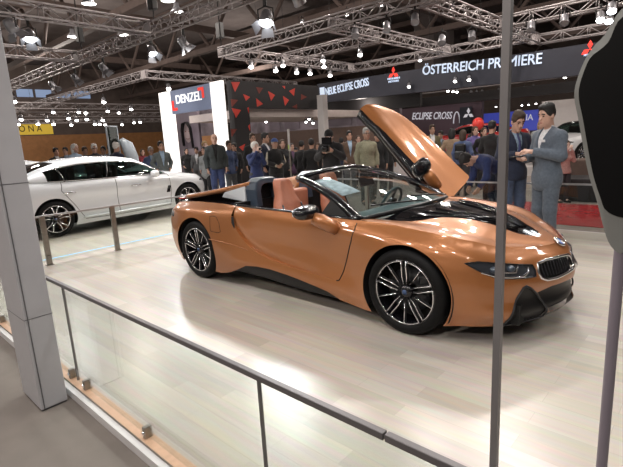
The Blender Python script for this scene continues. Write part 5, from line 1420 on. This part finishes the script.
man2, J2, hd2 = build_person('person', 'man in navy jacket and striped tie looking down at papers', dict(elb_r=(.03, -.24, 1.15), wri_r=(.23, -.10, 1.18), elb_l=(.03, .24, 1.15), wri_l=(.24, .07, 1.13), head_pitch=.42, head_yaw=-.1, hands={'r': dict(curl=.7, palm=(0, .4, -1)), 'l': dict(curl=.3, palm=(0, -.3, 1))}),
    dict(skin=SKIN['fair'], hair=HAIR['brown'], trousers=C_('blue suit trousers', (.06, .085, .15)), top=navy, top_name='suit_jacket', shirt=sky, hem=.80, open=.14, tie=C_('striped blue tie', (.06, .07, .18))), .0095, loc, rz, sc)
nb = MB().box(J2['wri_l']+vec(.12, -.05, .03), (.20, .26, .014), rotm('Z', 0), bev=.004).build('notepad', M['booth_white']); nb.matrix_world = Matrix.LocRotScale(Vector(loc), Euler((0, 0, rz)), Vector((sc,)*3)); tag(nb, 'white note pad held by the man with striped tie', 'note pad')
# --- the man bending over in a blue jumper, head to the left
q = at_d(499, 190, 7.9); loc = (q[0], q[1], HALL); fw = -CR*.95-CF*.25; rz = math.atan2(fw[1], fw[0])
build_person('person', 'man in blue jumper bending forward beside the raised door', dict(lean=1.22, head_pitch=.15, elb_l=(.25, .20, 1.30), wri_l=(.46, .14, 1.34), elb_r=(.25, -.20, 1.30), wri_r=(.46, -.14, 1.34), waist=(-.02, 0, 1.10), chest=(.0, 0, 1.29), knee_l=(.06, .1, .5), knee_r=(.06, -.1, .5)),
    dict(skin=SKIN['fair'], hair=HAIR['black'], trousers=navy, top=blue_c, top_name='jumper', hem=.93, puff=.02, bulk=1.1), .0125, loc, rz, .98)
# --- the cameraman in a beanie with his rig
loc, sc = ground(330, 127, 9.6, HALL, 1.80); fw = -CF*.9+CR*-.25; rz = math.atan2(fw[1], fw[0])
cm, J3, hd3 = build_person('person', 'cameraman in black beanie and dark coat filming behind the windscreen', dict(elb_l=(.10, .26, 1.20), wri_l=(.30, .10, 1.36), elb_r=(.10, -.26, 1.20), wri_r=(.30, -.08, 1.34), lean=.10, head_pitch=.35, hands={'l': dict(curl=.7, palm=(0, -1, .2)), 'r': dict(curl=.7, palm=(0, 1, .2))}),
    dict(skin=SKIN['fair'], hair=HAIR['black'], trousers=black_c, top=C_('black down coat', (.016, .016, .019)), top_name='coat', hem=.72, puff=.038, hood=True, hat=black_c, hat_kind='beanie', bulk=1.1), .0125, loc, rz, sc)
rg = thing('video_camera', 'black video camera rig held by the cameraman in beanie', 'camera', loc, rz); rg.scale = (sc,)*3
c0 = (J3['wri_l']+J3['wri_r'])/2
MB().box(c0+vec(.10, 0, .06), (.20, .11, .13), bev=.015).build('camera_body', M['black_satin'], rg); MB().lathe([(.05, 0), (.055, .12), (.062, .125), (.06, .13), (.0, .12)], 20, trm(*(c0+vec(.20, 0, .06))) @ rotm('Y', PI/2)).build('camera_lens', M['black_gloss'], rg)
MB().box(c0+vec(.06, 0, .21), (.03, .21, .14), bev=.01).build('monitor', M['black_gloss'], rg); MB().tube([c0+vec(.0, -.14, -.02), c0+vec(.0, .14, -.02)], .014, 8).build('handle_bar', M['steel'], rg); MB().box(c0+vec(.05, -.09, .05), (.08, .05, .08), bev=.01).build('battery', M['chrome'], rg)
# --- crowd figures, each built once; look-alikes far away are recoloured copies
loc, sc = ground(213.5, 133.5, 12.3, HALL, 1.775); base_puff, _, _ = build_person('person', 'bald man in dark puffer jacket and blue jeans right of the portal', RELAX, dict(skin=SKIN['fair'], hair=HAIR['brown'], hair_style='bald', trousers=jeans, top=C_('dark green puffer cloth', (.03, .037, .038)), top_name='puffer_jacket', shirt=black_c, open=.05, puff=.035, hem=.88), .0135, loc, yaw_to(loc, .1), sc)
loc, sc = ground(160, 141.5, 13.2, HALL, 1.775); base_suit, _, _ = build_person('person', 'man in grey suit with hands in pockets beside the white pillar', POCKET, dict(skin=SKIN['tan'], hair=HAIR['black'], trousers=grey_c, top=C_('grey green suit cloth', (.10, .115, .115)), top_name='suit_jacket', shirt=sky, open=.08, hem=.80, puff=.022), .0135, loc, yaw_to(loc, .25), sc)
loc, sc = ground(274, 138, 11.2, HALL, 1.775); base_vest, _, _ = build_person('person', 'man in blue cap and dark vest over cream sleeves', FRONT, dict(skin=SKIN['tan'], hair=HAIR['grey'], trousers=dark, top=black_c, top_name='vest', shirt=cream, vest=True, open=.0, hem=.86, puff=.028, hat=capblue, hat_kind='cap', bulk=1.2), .0135, loc, yaw_to(loc, .35), sc)
loc, sc = ground(254, 142, 10.8, HALL, 1.76); base_wom, Jw, _ = build_person('person', 'white haired woman in blue jacket raising a small camera', RAISE, dict(skin=SKIN['pale'], hair=HAIR['white'], hair_style='full', trousers=dark, top=blue_c, top_name='jacket', shirt=white_c, open=.0, hem=.84, female=True), .0135, loc, yaw_to(loc, .5), sc)
ca = thing('compact_camera', 'small camera held up by the white haired woman', 'camera', loc, base_wom.rotation_euler.z); ca.scale = (sc,)*3; cc = (Jw['wri_l']+Jw['wri_r'])/2+vec(.09, 0, .06)
MB().box(cc, (.035, .10, .06), bev=.008).build('camera_body', M['black_satin'], ca); MB().lathe([(.022, 0), (.022, .03), (0, .03)], 14, trm(*(cc+vec(.015, 0, 0))) @ rotm('Y', PI/2)).build('camera_lens', M['chrome'], ca)
loc, sc = ground(366, 128, 10.6, HALL, 1.775); base_green, _, _ = build_person('person', 'grey haired man in sand green jacket below the raised door tip', RELAX, dict(skin=SKIN['tan'], hair=HAIR['grey'], trousers=dark, top=olive, top_name='jacket', shirt=navy, open=.0, hem=.82, puff=.025, bulk=1.1, glasses=True), .0135, loc, yaw_to(loc, .3), sc)
loc, sc = ground(204, 147, 13.4, HALL, 1.76); base_coat, _, _ = build_person('person', 'dark haired woman in pale grey coat left of the puffer jacket man', POCKET, dict(skin=SKIN['fair'], hair=HAIR['black'], hair_style='long', trousers=dark, top=ltgrey, top_name='coat', hem=.70, puff=.022, female=True), .0135, loc, yaw_to(loc, -.6), sc)
loc, sc = ground(264, 133, 12.2, HALL, 1.775); base_dark, _, _ = build_person('person', 'tall dark haired man in navy suit behind the woman with camera', RELAX, dict(skin=SKIN['tan'], hair=HAIR['black'], trousers=navy, top=navy, top_name='suit_jacket', shirt=white_c, open=.1, hem=.80), .0135, loc, yaw_to(loc, 1.1), sc)
loc, sc = ground(463, 130, 11.2, HALL, 1.76); base_back, Jb, _ = build_person('person', 'long haired woman in dusty blue jacket seen behind the raised door', RELAX, dict(skin=SKIN['fair'], hair=HAIR['brown'], hair_style='long', trousers=dark, top=mblue, top_name='jacket', hem=.86, female=True), .0135, loc, yaw_to(loc, PI-.3), sc)
b = thing('rucksack', 'dark rucksack on the back of the long haired woman in blue', 'bag', loc, base_back.rotation_euler.z); b.scale = (sc,)*3
MB().box((-.21, 0, 1.20), (.16, .28, .42), bev=.05).build('bag_body', M['black_satin'], b); MB().box((-.30, 0, 1.12), (.06, .22, .2), bev=.03).build('bag_pocket', M['graphite'], b)
J_ = lambda mm: mm
S_OF = {}
def crowd(base, px, py, D, label, turn=0., **sw):
    """recoloured copy of a figure"""
    loc, sc = ground(px, py, D, HALL, 1.775)
    m = {}
    for c in kids(base) if base.name not in CH else [k for k, _ in CH[base.name]]:
        n_ = c.name.split('.')[0]
        for k, v in sw.items():
            if n_ in {'top': ('puffer_jacket', 'suit_jacket', 'vest', 'jacket', 'coat'), 'legs': ('trousers',), 'hair': ('hair', 'eyebrow'), 'skin': ('body',), 'shirt': ('shirt', 'sleeves'), 'cap': ('cap',)}[k]:
                m[c.material_slots[0].material] = v
    t = copy_tree(base, label, loc, yaw_to(loc, turn), None, m); t.scale = (sc,)*3; return t
crowd(base_suit, 150, 147, 13.8, 'man in dark blue shirt left of the grey suited man', .3, top=mblue, hair=HAIR['grey'])
crowd(base_coat, 73.5, 143.5, 13.9, 'white haired person at left behind the saloon roof', .8, hair=HAIR['white'], top=sky)
crowd(base_suit, 84, 147, 14.6, 'brown haired man right of the white haired person at left', .4, hair=HAIR['brown'], top=dark)
crowd(base_green, 93.5, 144, 13.6, 'white haired man with glasses above the saloon roof', .1, hair=HAIR['white'], top=dark)
crowd(base_suit, 103, 146.5, 15.0, 'dark haired head between two white haired people', -.3, top=plum)
crowd(base_dark, 115, 142.5, 13.4, 'white haired person in navy coat left of the kiosk', 2.4, hair=HAIR['white'], shirt=navy)
crowd(base_dark, 55, 148, 15.2, 'black haired head at far left of the crowd', .5, top=black_c)
crowd(base_suit, 65, 147.5, 16.2, 'small dark head second from left in the crowd', -.4, top=brownc)
crowd(base_dark, 109, 145, 16.0, 'dark head behind the white haired person in navy', .3, top=grey_c)
crowd(base_coat, 142, 149, 16.8, 'distant woman in dark red between kiosk and dark shirt', .2, top=C_('dark red cloth', (.2, .02, .03)), hair=HAIR['brown'])
crowd(base_coat, 186, 148, 17.5, 'small distant woman in black inside the lit portal', .2, top=black_c)
crowd(base_wom, 204, 141, 14.8, 'blond person behind the woman in pale grey coat', .3, hair=HAIR['blond'], top=brownc)
crowd(base_suit, 228, 141, 12.9, 'brown haired man in dark blue shirt right of the puffer jacket', .5, hair=HAIR['brown'], top=mblue, shirt=mblue)
crowd(base_dark, 234, 143, 13.8, 'man in black jacket beside the black portal upright', -.5, top=black_c, shirt=black_c)
crowd(base_dark, 252, 133.5, 12.9, 'man in black jacket behind the white haired woman', .3, hair=HAIR['brown'], top=black_c, shirt=dark)
crowd(base_coat, 282, 139, 12.0, 'brown haired woman in dark coat right of the blue cap', .2, hair=HAIR['brown'], top=dark)
crowd(base_green, 301, 141, 12.6, 'person in black with rucksack straps left of the cameraman', 2.6, hair=HAIR['black'], top=black_c, shirt=black_c)
crowd(base_dark, 311, 139, 11.8, 'person in black coat right behind the cameraman', 2.9, top=black_c, shirt=black_c)
crowd(base_vest, 295, 147, 14.0, 'person in white jacket far behind the notice', .6, top=white_c, cap=black_c)
crowd(base_suit, 349, 131, 13.0, 'man with black hair behind the white counter', .2, top=brownc)
crowd(base_dark, 377, 131, 11.6, 'man in black standing partly behind the raised door', .2, top=black_c, shirt=black_c)
crowd(base_coat, 452, 128, 12.0, 'dark haired woman in light brown coat beside the raised door', 2.8, top=C_('light brown cloth', (.25, .17, .11)))
crowd(base_dark, 432, 125, 13.5, 'olive clad person just above the raised door edge', .3, top=C_('olive cloth', (.12, .10, .05)), hair=HAIR['brown'])
crowd(base_dark, 492, 121, 10.2, 'person in black coat left of the slim post', 2.7, top=black_c, shirt=black_c)
crowd(base_coat, 484, 127, 12.2, 'person in black left of the black coat by the post', .4, top=black_c, hair=HAIR['brown'])
crowd(base_back, 475, 126, 12.8, 'person in violet top under the red balloon', .4, top=C_('violet cloth', (.12, .09, .25)))
crowd(base_wom, 566, 140, 9.4, 'person in pinkish top right of the grey suited man', .6, top=C_('pinkish cloth', (.45, .25, .22)), hair=HAIR['brown'])
crowd(base_coat, 291, 143, 13.4, 'dark haired person below the notice', .5, top=plum)
crowd(base_suit, 318, 143, 14.6, 'person in brown jacket just left of the beanie', -.4, top=brownc, hair=HAIR['brown'])
crowd(base_dark, 341, 138, 14.6, 'dark head right of the beanie by the white counter', 2.8, top=navy, shirt=navy)
crowd(base_coat, 358, 135, 14.2, 'long haired person left of the sand green jacket', .2, top=grey_c, hair=HAIR['brown'])
crowd(base_green, 387, 134, 12.6, 'person in dark jacket between sand green jacket and raised door', .6, top=black_c, hair=HAIR['black'])
crowd(base_suit, 441, 131, 14.2, 'man in grey behind the raised door mirror', -.5, top=grey_c, hair=HAIR['black'])
crowd(base_coat, 470, 134, 14.6, 'woman in dark red coat left of the violet top', .9, top=C_('dark red cloth', (.2, .02, .03)))
crowd(base_suit, 556, 131, 12.6, 'man in pale coat behind the grey suited man', .3, top=ltgrey, hair=HAIR['brown'])
crowd(base_dark, 196, 147, 16.2, 'dark haired man inside the lit portal by the counter', -.3, top=grey_c)
crowd(base_coat, 541, 120, 13.7, 'person with light hair between the two suited men', .3, top=ltgrey, hair=HAIR['blond'])
# ------------------------------------------------------------------ overhead trusses
def truss(a, b, label, w=.29, group=None):
    a = Vector(a); b = Vector(b); L = (b-a).length; d = (b-a).normalized(); rz = math.atan2(d.y, d.x)
    t = thing('hanging_truss', label, 'truss', tuple(a), rz, group)
    h = w/2
    for y in (-h, h):
        for z in (-h, h): MB().tube([(0, y, z), (L, y, z)], .025, 8).build('chord', M['alu'], t)
    br = MB(); n = max(2, int(round(L/.40))); st = L/n
    for k in range(n):
        x0, x1 = k*st, (k+1)*st; s = h if k % 2 else -h
        for y in (-h, h): br.tube([(x0, y, -s), (x1, y, s)], .0125, 5)
        for z in (-h, h): br.tube([(x0, -s, z), (x1, s, z)], .0125, 5)
        if k % 2 == 0:
            for y in (-h, h): br.tube([(x0, y, -h), (x0, y, h)], .0125, 5)
    br.build('lattice', M['alu'], t)
    for x in (L*.2, L*.8): MB().tube([(x, 0, h), (x, 0, 11.98-a.z)], .006, 5).build('suspension_cable', M['lamp_black'], t)
    # end plates and hanging points
    for x in (0, L): MB().box((x, 0, 0), (.02, w+.03, w+.03)).build('end_plate', M['alu'], t)
    return t
TZ = 4.5
T = [((-8.0, -8, TZ), (-8.0, 2.53, TZ), 'aluminium truss crossing the top left corner above the saloon'),
     ((-33, 2.75, TZ), (8.5, 2.75, TZ), 'long aluminium truss running diagonally over the stage at left'),
     ((-12.55, -8, TZ), (-12.55, 2.53, TZ), 'short aluminium truss below the top left one, meeting the long diagonal'),
     ((-33, 6.25, TZ), (-15.2, 6.25, TZ), 'thin distant truss rising to a corner above the left white pillar'),
     ((-15.0, 6.1, TZ), (-15.0, 15, TZ), 'distant truss leading right from the corner above the sign'),
     ((-9.7, 6.1, TZ), (5, 6.1, TZ), 'aluminium truss rising to the top edge above the red triangles'),
     ((-9.6, 6.3, TZ), (-9.6, 13.0, TZ), 'truss sloping down right from the corner above the red triangles'),
     ((-9.7, 13.2, TZ), (-2.5, 13.2, TZ), 'truss directly above the left half of the navy fascia'),
     ((-5.1, 6.3, TZ), (-5.1, 13.0, TZ), 'cross truss in the middle sloping down to the navy fascia'),
     ((-2.3, 6.3, TZ), (-2.3, 13.92, TZ), 'thick truss at top right sloping down to the slim post'),
     ((-2.3, 14.15, TZ), (4, 14.15, TZ), 'truss above the right end of the navy fascia'),
     ((-2.1, 10.3, TZ), (5, 10.3, TZ), 'truss at the top right corner above the bright lamp pair'),
     ((-9.38, 8.7, TZ), (-5.32, 8.7, TZ), 'inner truss of the square frame above the red triangles'),
     ((-24, -2, 4.02), (-24, 22, 4.02), 'far truss over the crowd at left, nearest of three'),
     ((-30, -2, 4.02), (-30, 22, 4.02), 'far truss over the crowd at left, middle of three'),
     ((-37, -4, 4.02), (-37, 22, 4.02), 'far truss over the crowd at left, farthest of three'),
     ((-12, 17.4, 3.85), (3, 17.4, 3.85), 'dim truss just under the lettering of the navy fascia'),
     ((-12, 21, 3.9), (3, 21, 3.9), 'dim far truss behind the rows of lamps under the fascia'),
     ((-9, -3.4, 4.9), (8, -3.4, 4.9), 'truss over the front edge of the stage, above the viewer'),
     ((2.0, -3.2, TZ), (2.0, 2.53, TZ), 'truss across the stage high above the roadster bonnet')]
for a, b, l in T: truss(a, b, l)
# vertical hangers from the roof
for x, y, lb in ((-8.0, 2.75, 'black chain hoist at the junction of the two left trusses'), (-12.55, 2.75, 'black chain hoist over the second junction at left'), (-9.7, 6.1, 'black chain hoist at the corner of the middle truss frame')):
    t = thing('chain_hoist', lb, 'hoist', (x, y, TZ+.19))
    MB().bx((-.12, -.09, .25), (.12, .09, .75), bev=.03).build('motor', M['lamp_black'], t); MB().tube([(0, 0, .75), (0, 0, 7.2)], .02, 6).build('chain', M['lamp_black'], t); MB().tube([(0, 0, 0), (0, 0, .26)], .015, 6).build('hook', M['lamp_black'], t)

# ------------------------------------------------------------------ lamps
def make_spot(name, label, lens, lit=True, body='lamp_body'):
    t = thing(name, label, 'spotlight'); Q = trm(0, 0, -.24) @ rotm('Y', math.radians(-38))    # local -z of the can looks along +x and down
    b = MB(); b.lathe([(0, .16), (.06, .155), (.085, .11), (.09, .0), (.10, -.12), (.098, -.125), (.09, -.12), (.088, -.10)], 20, Q); b.build('can', M[body], t)
    MB().lathe([(0, -.108), (.089, -.106)], 20, Q).build('lens', lens, t)
    y = MB(); y.tube([(0, -.105, -.24), (0, -.105, -.06), (0, 0, -.03), (0, .105, -.06), (0, .105, -.24)], .011, 5); y.build('yoke', M['lamp_black'], t)
    MB().bx((-.03, -.025, -.035), (.03, .025, .04), bev=.008).build('clamp', M['lamp_black'], t)
    return t
def make_stage(name, label, lens):
    t = thing(name, label, 'stage lamp'); Q = trm(0, 0, -.34) @ rotm('Y', math.radians(-35))
    b = MB(); b.lathe([(0, .26), (.10, .25), (.14, .18), (.15, .05), (.17, -.12), (.165, -.125), (.155, -.12), (.15, -.08)], 24, Q); b.build('housing', M['lamp_body'], t)
    MB().lathe([(0, -.09), (.06, -.098), (.152, -.085)], 24, Q).build('lens', lens, t)
    for k in range(4):
        a = k*PI/2; W = Q @ rotm('Z', a)
        MB().add([W @ Vector(v) for v in ((.15, -.13, -.12), (.15, .13, -.12), (.27, .17, -.30), (.27, -.17, -.30), (.154, -.13, -.116), (.154, .13, -.116), (.274, .17, -.296), (.274, -.17, -.296))], [(0, 1, 2, 3), (7, 6, 5, 4), (0, 4, 5, 1), (1, 5, 6, 2), (2, 6, 7, 3), (3, 7, 4, 0)]).build('barn_door', M['lamp_body'], t)
    y = MB(); y.tube([(0, -.19, -.34), (0, -.19, -.10), (0, 0, -.04), (0, .19, -.10), (0, .19, -.34)], .018, 6); y.build('yoke', M['lamp_black'], t)
    MB().bx((-.05, -.04, -.05), (.05, .04, .20), bev=.01).build('clamp', M['lamp_black'], t)
    return t
def face_cam(p): return math.atan2(CAM_P[1]-p[1], CAM_P[0]-p[0])
BIG = [((30, 37), 4.15, 0, 'lens_big', 'lit stage lamp with barn doors under the top left truss'), ((12, 28), 4.15, 2.2, 'lens_off', 'unlit stage lamp left of the lit barn door lamp at top left'),
       ((152, 52), 4.15, .5, 'lens_big', 'lit stage lamp hanging below the junction of the two left trusses'), ((184, 44), 4.15, 1.9, 'lens_off', 'stage lamp turned sideways right of the truss junction'),
       ((266, 20), 3.6, -.3, 'lens_big', 'brightest stage lamp hanging alone at top centre'), ((104, 69), 4.15, 1.2, 'lens_off', 'stage lamp under the long diagonal truss, nearest its junction'),
       ((76, 79), 4.15, 1.3, 'lens_off', 'stage lamp under the long diagonal truss, second from junction'), ((53, 86), 4.15, 1.0, 'lens_off', 'stage lamp under the long diagonal truss, third from junction')]
bigs = []
proto = None
for (px, py), z, dr, ln, lb in BIG:
    q = at(px, py, 2, z); zz = z+.25
    if proto is None: t = proto = make_stage('stage_spotlight', lb, M[ln]); t.location = (q[0], q[1], zz); t.rotation_euler = (0, 0, face_cam(q)+dr); t.scale = (.72,)*3
    else: t = copy_tree(proto, lb, (q[0], q[1], zz), face_cam(q)+dr, None, {M['lens_big']: M[ln]}); t.scale = (.72,)*3
    bigs.append((q, ln))
q = bigs[4][0]; tag(MB().bx((q[0]-.02, q[1]-.02, q[2]+.3), (q[0]+.02, q[1]+.02, 11.99)).build('hanging_pole', M['lamp_black']), 'thin black drop pole of the brightest stage lamp', 'pole')
SMALL = {}
def lamps(pts, z, label, group, lens='lens', sc=1., body='lamp_body', mode='z'):
    for k, (px, py) in enumerate(pts):
        q = at(px, py, 2, z) if mode == 'z' else at(px, py, 1, mode)
        key = (lens, body)
        if key not in SMALL:
            t = make_spot('spotlight', label, M[lens], True, body); SMALL[key] = t; t['group'] = group; t.location = tuple(q+[0, 0, .20*sc]); t.rotation_euler = (0, 0, face_cam(q))
        else: t = copy_tree(SMALL[key], label, tuple(q+[0, 0, .20*sc]), face_cam(q), group)
        t.scale = (sc*.82,)*3
lamps([(53, 111), (78.5, 111), (85.5, 111.6), (107.6, 110), (118.7, 111.6), (131, 108), (14, 100), (103.6, 100.6)], 3.75, 'glowing spotlight in the upper far lamp rows at left', 'far left lamp rows, upper', sc=1.25)
lamps([(21, 118), (47, 119), (68.4, 117), (76.5, 119), (86.5, 118), (102.6, 119), (140, 121), (134, 121.5)], 3.75, 'glowing spotlight in the middle far lamp row at left', 'far left lamp rows, middle', sc=1.6)
lamps([(18, 123), (37.8, 122.7), (53.3, 123), (71, 123.7), (94.6, 123), (99.5, 123), (105, 123.7), (122, 123.5)], 3.75, 'glowing spotlight in the lowest far lamp row at left', 'far left lamp rows, lowest', sc=1.7)
lamps([(168.4, 87)], 4.1, 'bright spotlight above the left white pillar', 'lamp above the left pillar', sc=1.3)
lamps([(251, 65), (275.5, 69), (296.5, 71), (310, 72), (330, 74)], 4.05, 'glowing spotlight hanging under the frame above the red triangles', 'lamps above the red triangles', sc=1.1)
lamps([(283, 64), (324, 65), (360, 53), (323, 59)], 4.05, 'bright spotlight deeper inside the truss frame in the middle', 'lamps inside the middle truss frame')
lamps([(347, 13), (381, 3), (302, 22)], 4.85, 'small white spotlight on top of the rising middle truss', 'lamps on top of the rising truss', sc=.7)
lamps([(386.5, 27), (415, 19), (355, 33)], 4.1, 'unlit grey spotlight under the rising middle truss', 'unlit lamps under the rising truss', 'lens_off', 1.2)
lamps([(420, 59), (409, 85.5), (455, 80), (469, 78.5)], 3.9, 'spotlight at the edge of the navy fascia', 'lamps along the navy fascia', sc=.9, mode=13.2)
lamps([(429, 88.5), (433, 88), (436, 88.5), (448, 90), (453, 90.5), (457, 91)], 3.6, 'small spotlight left of the slim post under the navy fascia', 'lamp clusters left under the fascia', sc=.95)
lamps([(471, 92.5), (476.5, 92.5), (482, 92), (498.5, 90.8)], 3.6, 'small spotlight beside the slim post under the navy fascia', 'lamp clusters beside the post', sc=1.05)
lamps([(524, 88.5), (533.5, 87), (568, 84), (576, 71), (565, 76)], 3.6, 'small spotlight under the right end of the navy fascia', 'lamps under the right fascia end', sc=.95)
lamps([(496, 106), (522, 104.6), (528.6, 104), (536, 103), (508, 105.5)], 3.3, 'tiny spotlight below the black fascia beam', 'lamps under the black beam', sc=1.)
lamps([(600.6, 17), (609, 18.5), (612, 8)], 4.1, 'bright spotlight of the group at the top right corner', 'lamp group at the top right corner', 'lens_big', 1.25)
lamps([(564.4, 20), (531, 27), (442, 40), (472, 36)], 4.1, 'dim spotlight hanging between the top right trusses', 'dim lamps at top right', 'lens_off', 1.3)
lamps([(255, 117), (266, 121), (309, 118), (306, 121), (313, 122)], 2.7, 'small ceiling spotlight under the pale soffit', 'lamps under the soffit', sc=.7, mode=9.4)
# high bay lamps in the roof
def highbay(px, py, lb, first=[None]):
    q = at(px, py, 2, 6.6)
    if first[0] is None:
        t = thing('ceiling_lamp', lb, 'ceiling lamp', tuple(q)); MB().lathe([(0, .35), (.09, .34), (.11, .18), (.26, .0), (.25, -.01), (.23, .01)], 24).build('reflector', M['lamp_body'], t)
        MB().lathe([(0, .012), (.23, .01)], 24).build('lens', M['lens'], t); MB().tube([(0, 0, .34), (0, 0, 1.0)], .012, 5).build('suspension', M['lamp_black'], t); first[0] = t
    else: t = copy_tree(first[0], lb, tuple(q))
for px, py, lb in ((89, 4, 'round roof lamp at the top edge above the left trusses'), (73, 37, 'round roof lamp between the two left trusses'), (123, 35, 'round roof lamp just left of the truss junction'), (177, 12, 'round roof lamp above the long diagonal truss'), (168, 1, 'round roof lamp cut by the top edge')):
    highbay(px, py, lb)

# ------------------------------------------------------------------ light sources: beams of the stage lamps, plus added fill without lamp bodies
def spot(p, target, W, size=110, r=.09, col=(1, .965, .92), blend=1.):
    l = bpy.data.lights.new('lamp_or_fill_beam', 'SPOT'); l.energy = W; l.spot_size = math.radians(size); l.spot_blend = blend; l.shadow_soft_size = r; l.color = col
    o = bpy.data.objects.new('lamp_or_fill_beam', l); COL.objects.link(o); o.location = tuple(p)
    d = Vector(target)-Vector(p); o.rotation_euler = d.to_track_quat('-Z', 'Y').to_euler(); return o
STG = [(-6.8, -3.4, 4.55, -5.5, -1), (-4.4, -3.4, 4.55, -3.0, -.8), (-2.2, -3.4, 4.55, -1.4, -.6), (-.2, -3.4, 4.55, .0, -.9), (1.4, -3.4, 4.55, 1.2, -1.0), (3.4, -3.4, 4.55, 1.6, .6), (5.5, -3.4, 4.55, 4.0, .5),
       (-6.5, 2.75, 4.1, -5.5, .5), (-4.6, 2.75, 4.1, -3.4, .3), (-2.4, 2.75, 4.1, -1.0, .2), (-.4, 2.75, 4.1, .4, .2), (1.2, 2.75, 4.1, 1.4, .0), (3.2, 2.75, 4.1, 2.8, -.4), (5.4, 2.75, 4.1, 4.6, .4), (2.0, -1.2, 4.1, 1.6, -1.4), (2.0, .9, 4.1, 2.4, .6),
       (-8.0, -2.6, 4.1, -6.8, -1.2), (-8.0, -.4, 4.1, -7.0, .6), (-8.0, 1.6, 4.1, -6.8, 1.8)]
LAB = 'bright spotlight over the stage, above the top edge of the picture'
def in_frame(p):
    d = np.array(p)-CAM_P; k = d @ CF
    return k > 0 and -20 < 311.5+CAM_F*(d @ CR)/k < 643 and -20 < 233.5-CAM_F*(d @ CU)/k
for x, y, z, tx, ty in STG:
    if not in_frame((x, y, z)): t = copy_tree(SMALL[('lens', 'lamp_body')], LAB, (x, y, z+.2), math.atan2(ty-y, tx-x), 'stage spotlights above the picture'); t.scale = (1.2,)*3
    spot((x+.12*np.sign(tx-x), y+.12*np.sign(ty-y), z-.14), (tx, ty, 0), STAGE_W*(2.1 if x < -4.5 or x < -4 and y > 2 else 1.))  # in view the beam stands alone, without a lamp body
for x, y, tx, ty in CROWD_FILL:  # added spots to brighten the crowd's faces; in view without a lamp body
    if not in_frame((x, y, 4.4)): t = copy_tree(SMALL[('lens', 'lamp_body')], LAB, (x, y, 4.4), math.atan2(ty-y, tx-x), 'stage spotlights above the picture'); t.scale = (1.2,)*3
    spot((x, y+.14, 3.95), (tx, ty, .9), 260, 75)
spot((3.5, -3.25, 4.4), (.2, 1.2, 1.5), 420, 40)  # added fill spot that brightens the raised door
# added fill points, no lamp bodies, for crowd, stands, roof and aisle
for x, y, z, W in FILL_L:
    l = bpy.data.lights.new('hall_fill', 'POINT'); l.energy = W; l.shadow_soft_size = .25; l.color = (1, .9, .82)
    o = bpy.data.objects.new('hall_fill', l); COL.objects.link(o); o.location = (x, y, z)
for q, ln in bigs:
    if ln == 'lens_big':
        spot(q+np.array([.15, -.12, -.2]), (q[0]+3.5, q[1]-3.0, 0), 260, 70, .12, (.95, .98, 1))
w = bpy.data.worlds.new('hall_air'); SC.world = w; w.use_nodes = True
w.node_tree.nodes['Background'].inputs[0].default_value = (.85, .80, .78, 1); w.node_tree.nodes['Background'].inputs[1].default_value = WORLD_S
# ------------------------------------------------------------------ render look
SC.view_settings.view_transform = 'Standard'; SC.view_settings.look = 'None'; SC.view_settings.gamma = 1; SC.view_settings.use_curve_mapping = False
SC.view_settings.exposure = 0.0
SC.cycles.use_denoising = True
SC.cycles.max_bounces = 8; SC.cycles.transparent_max_bounces = 24; SC.cycles.sample_clamp_indirect = 6
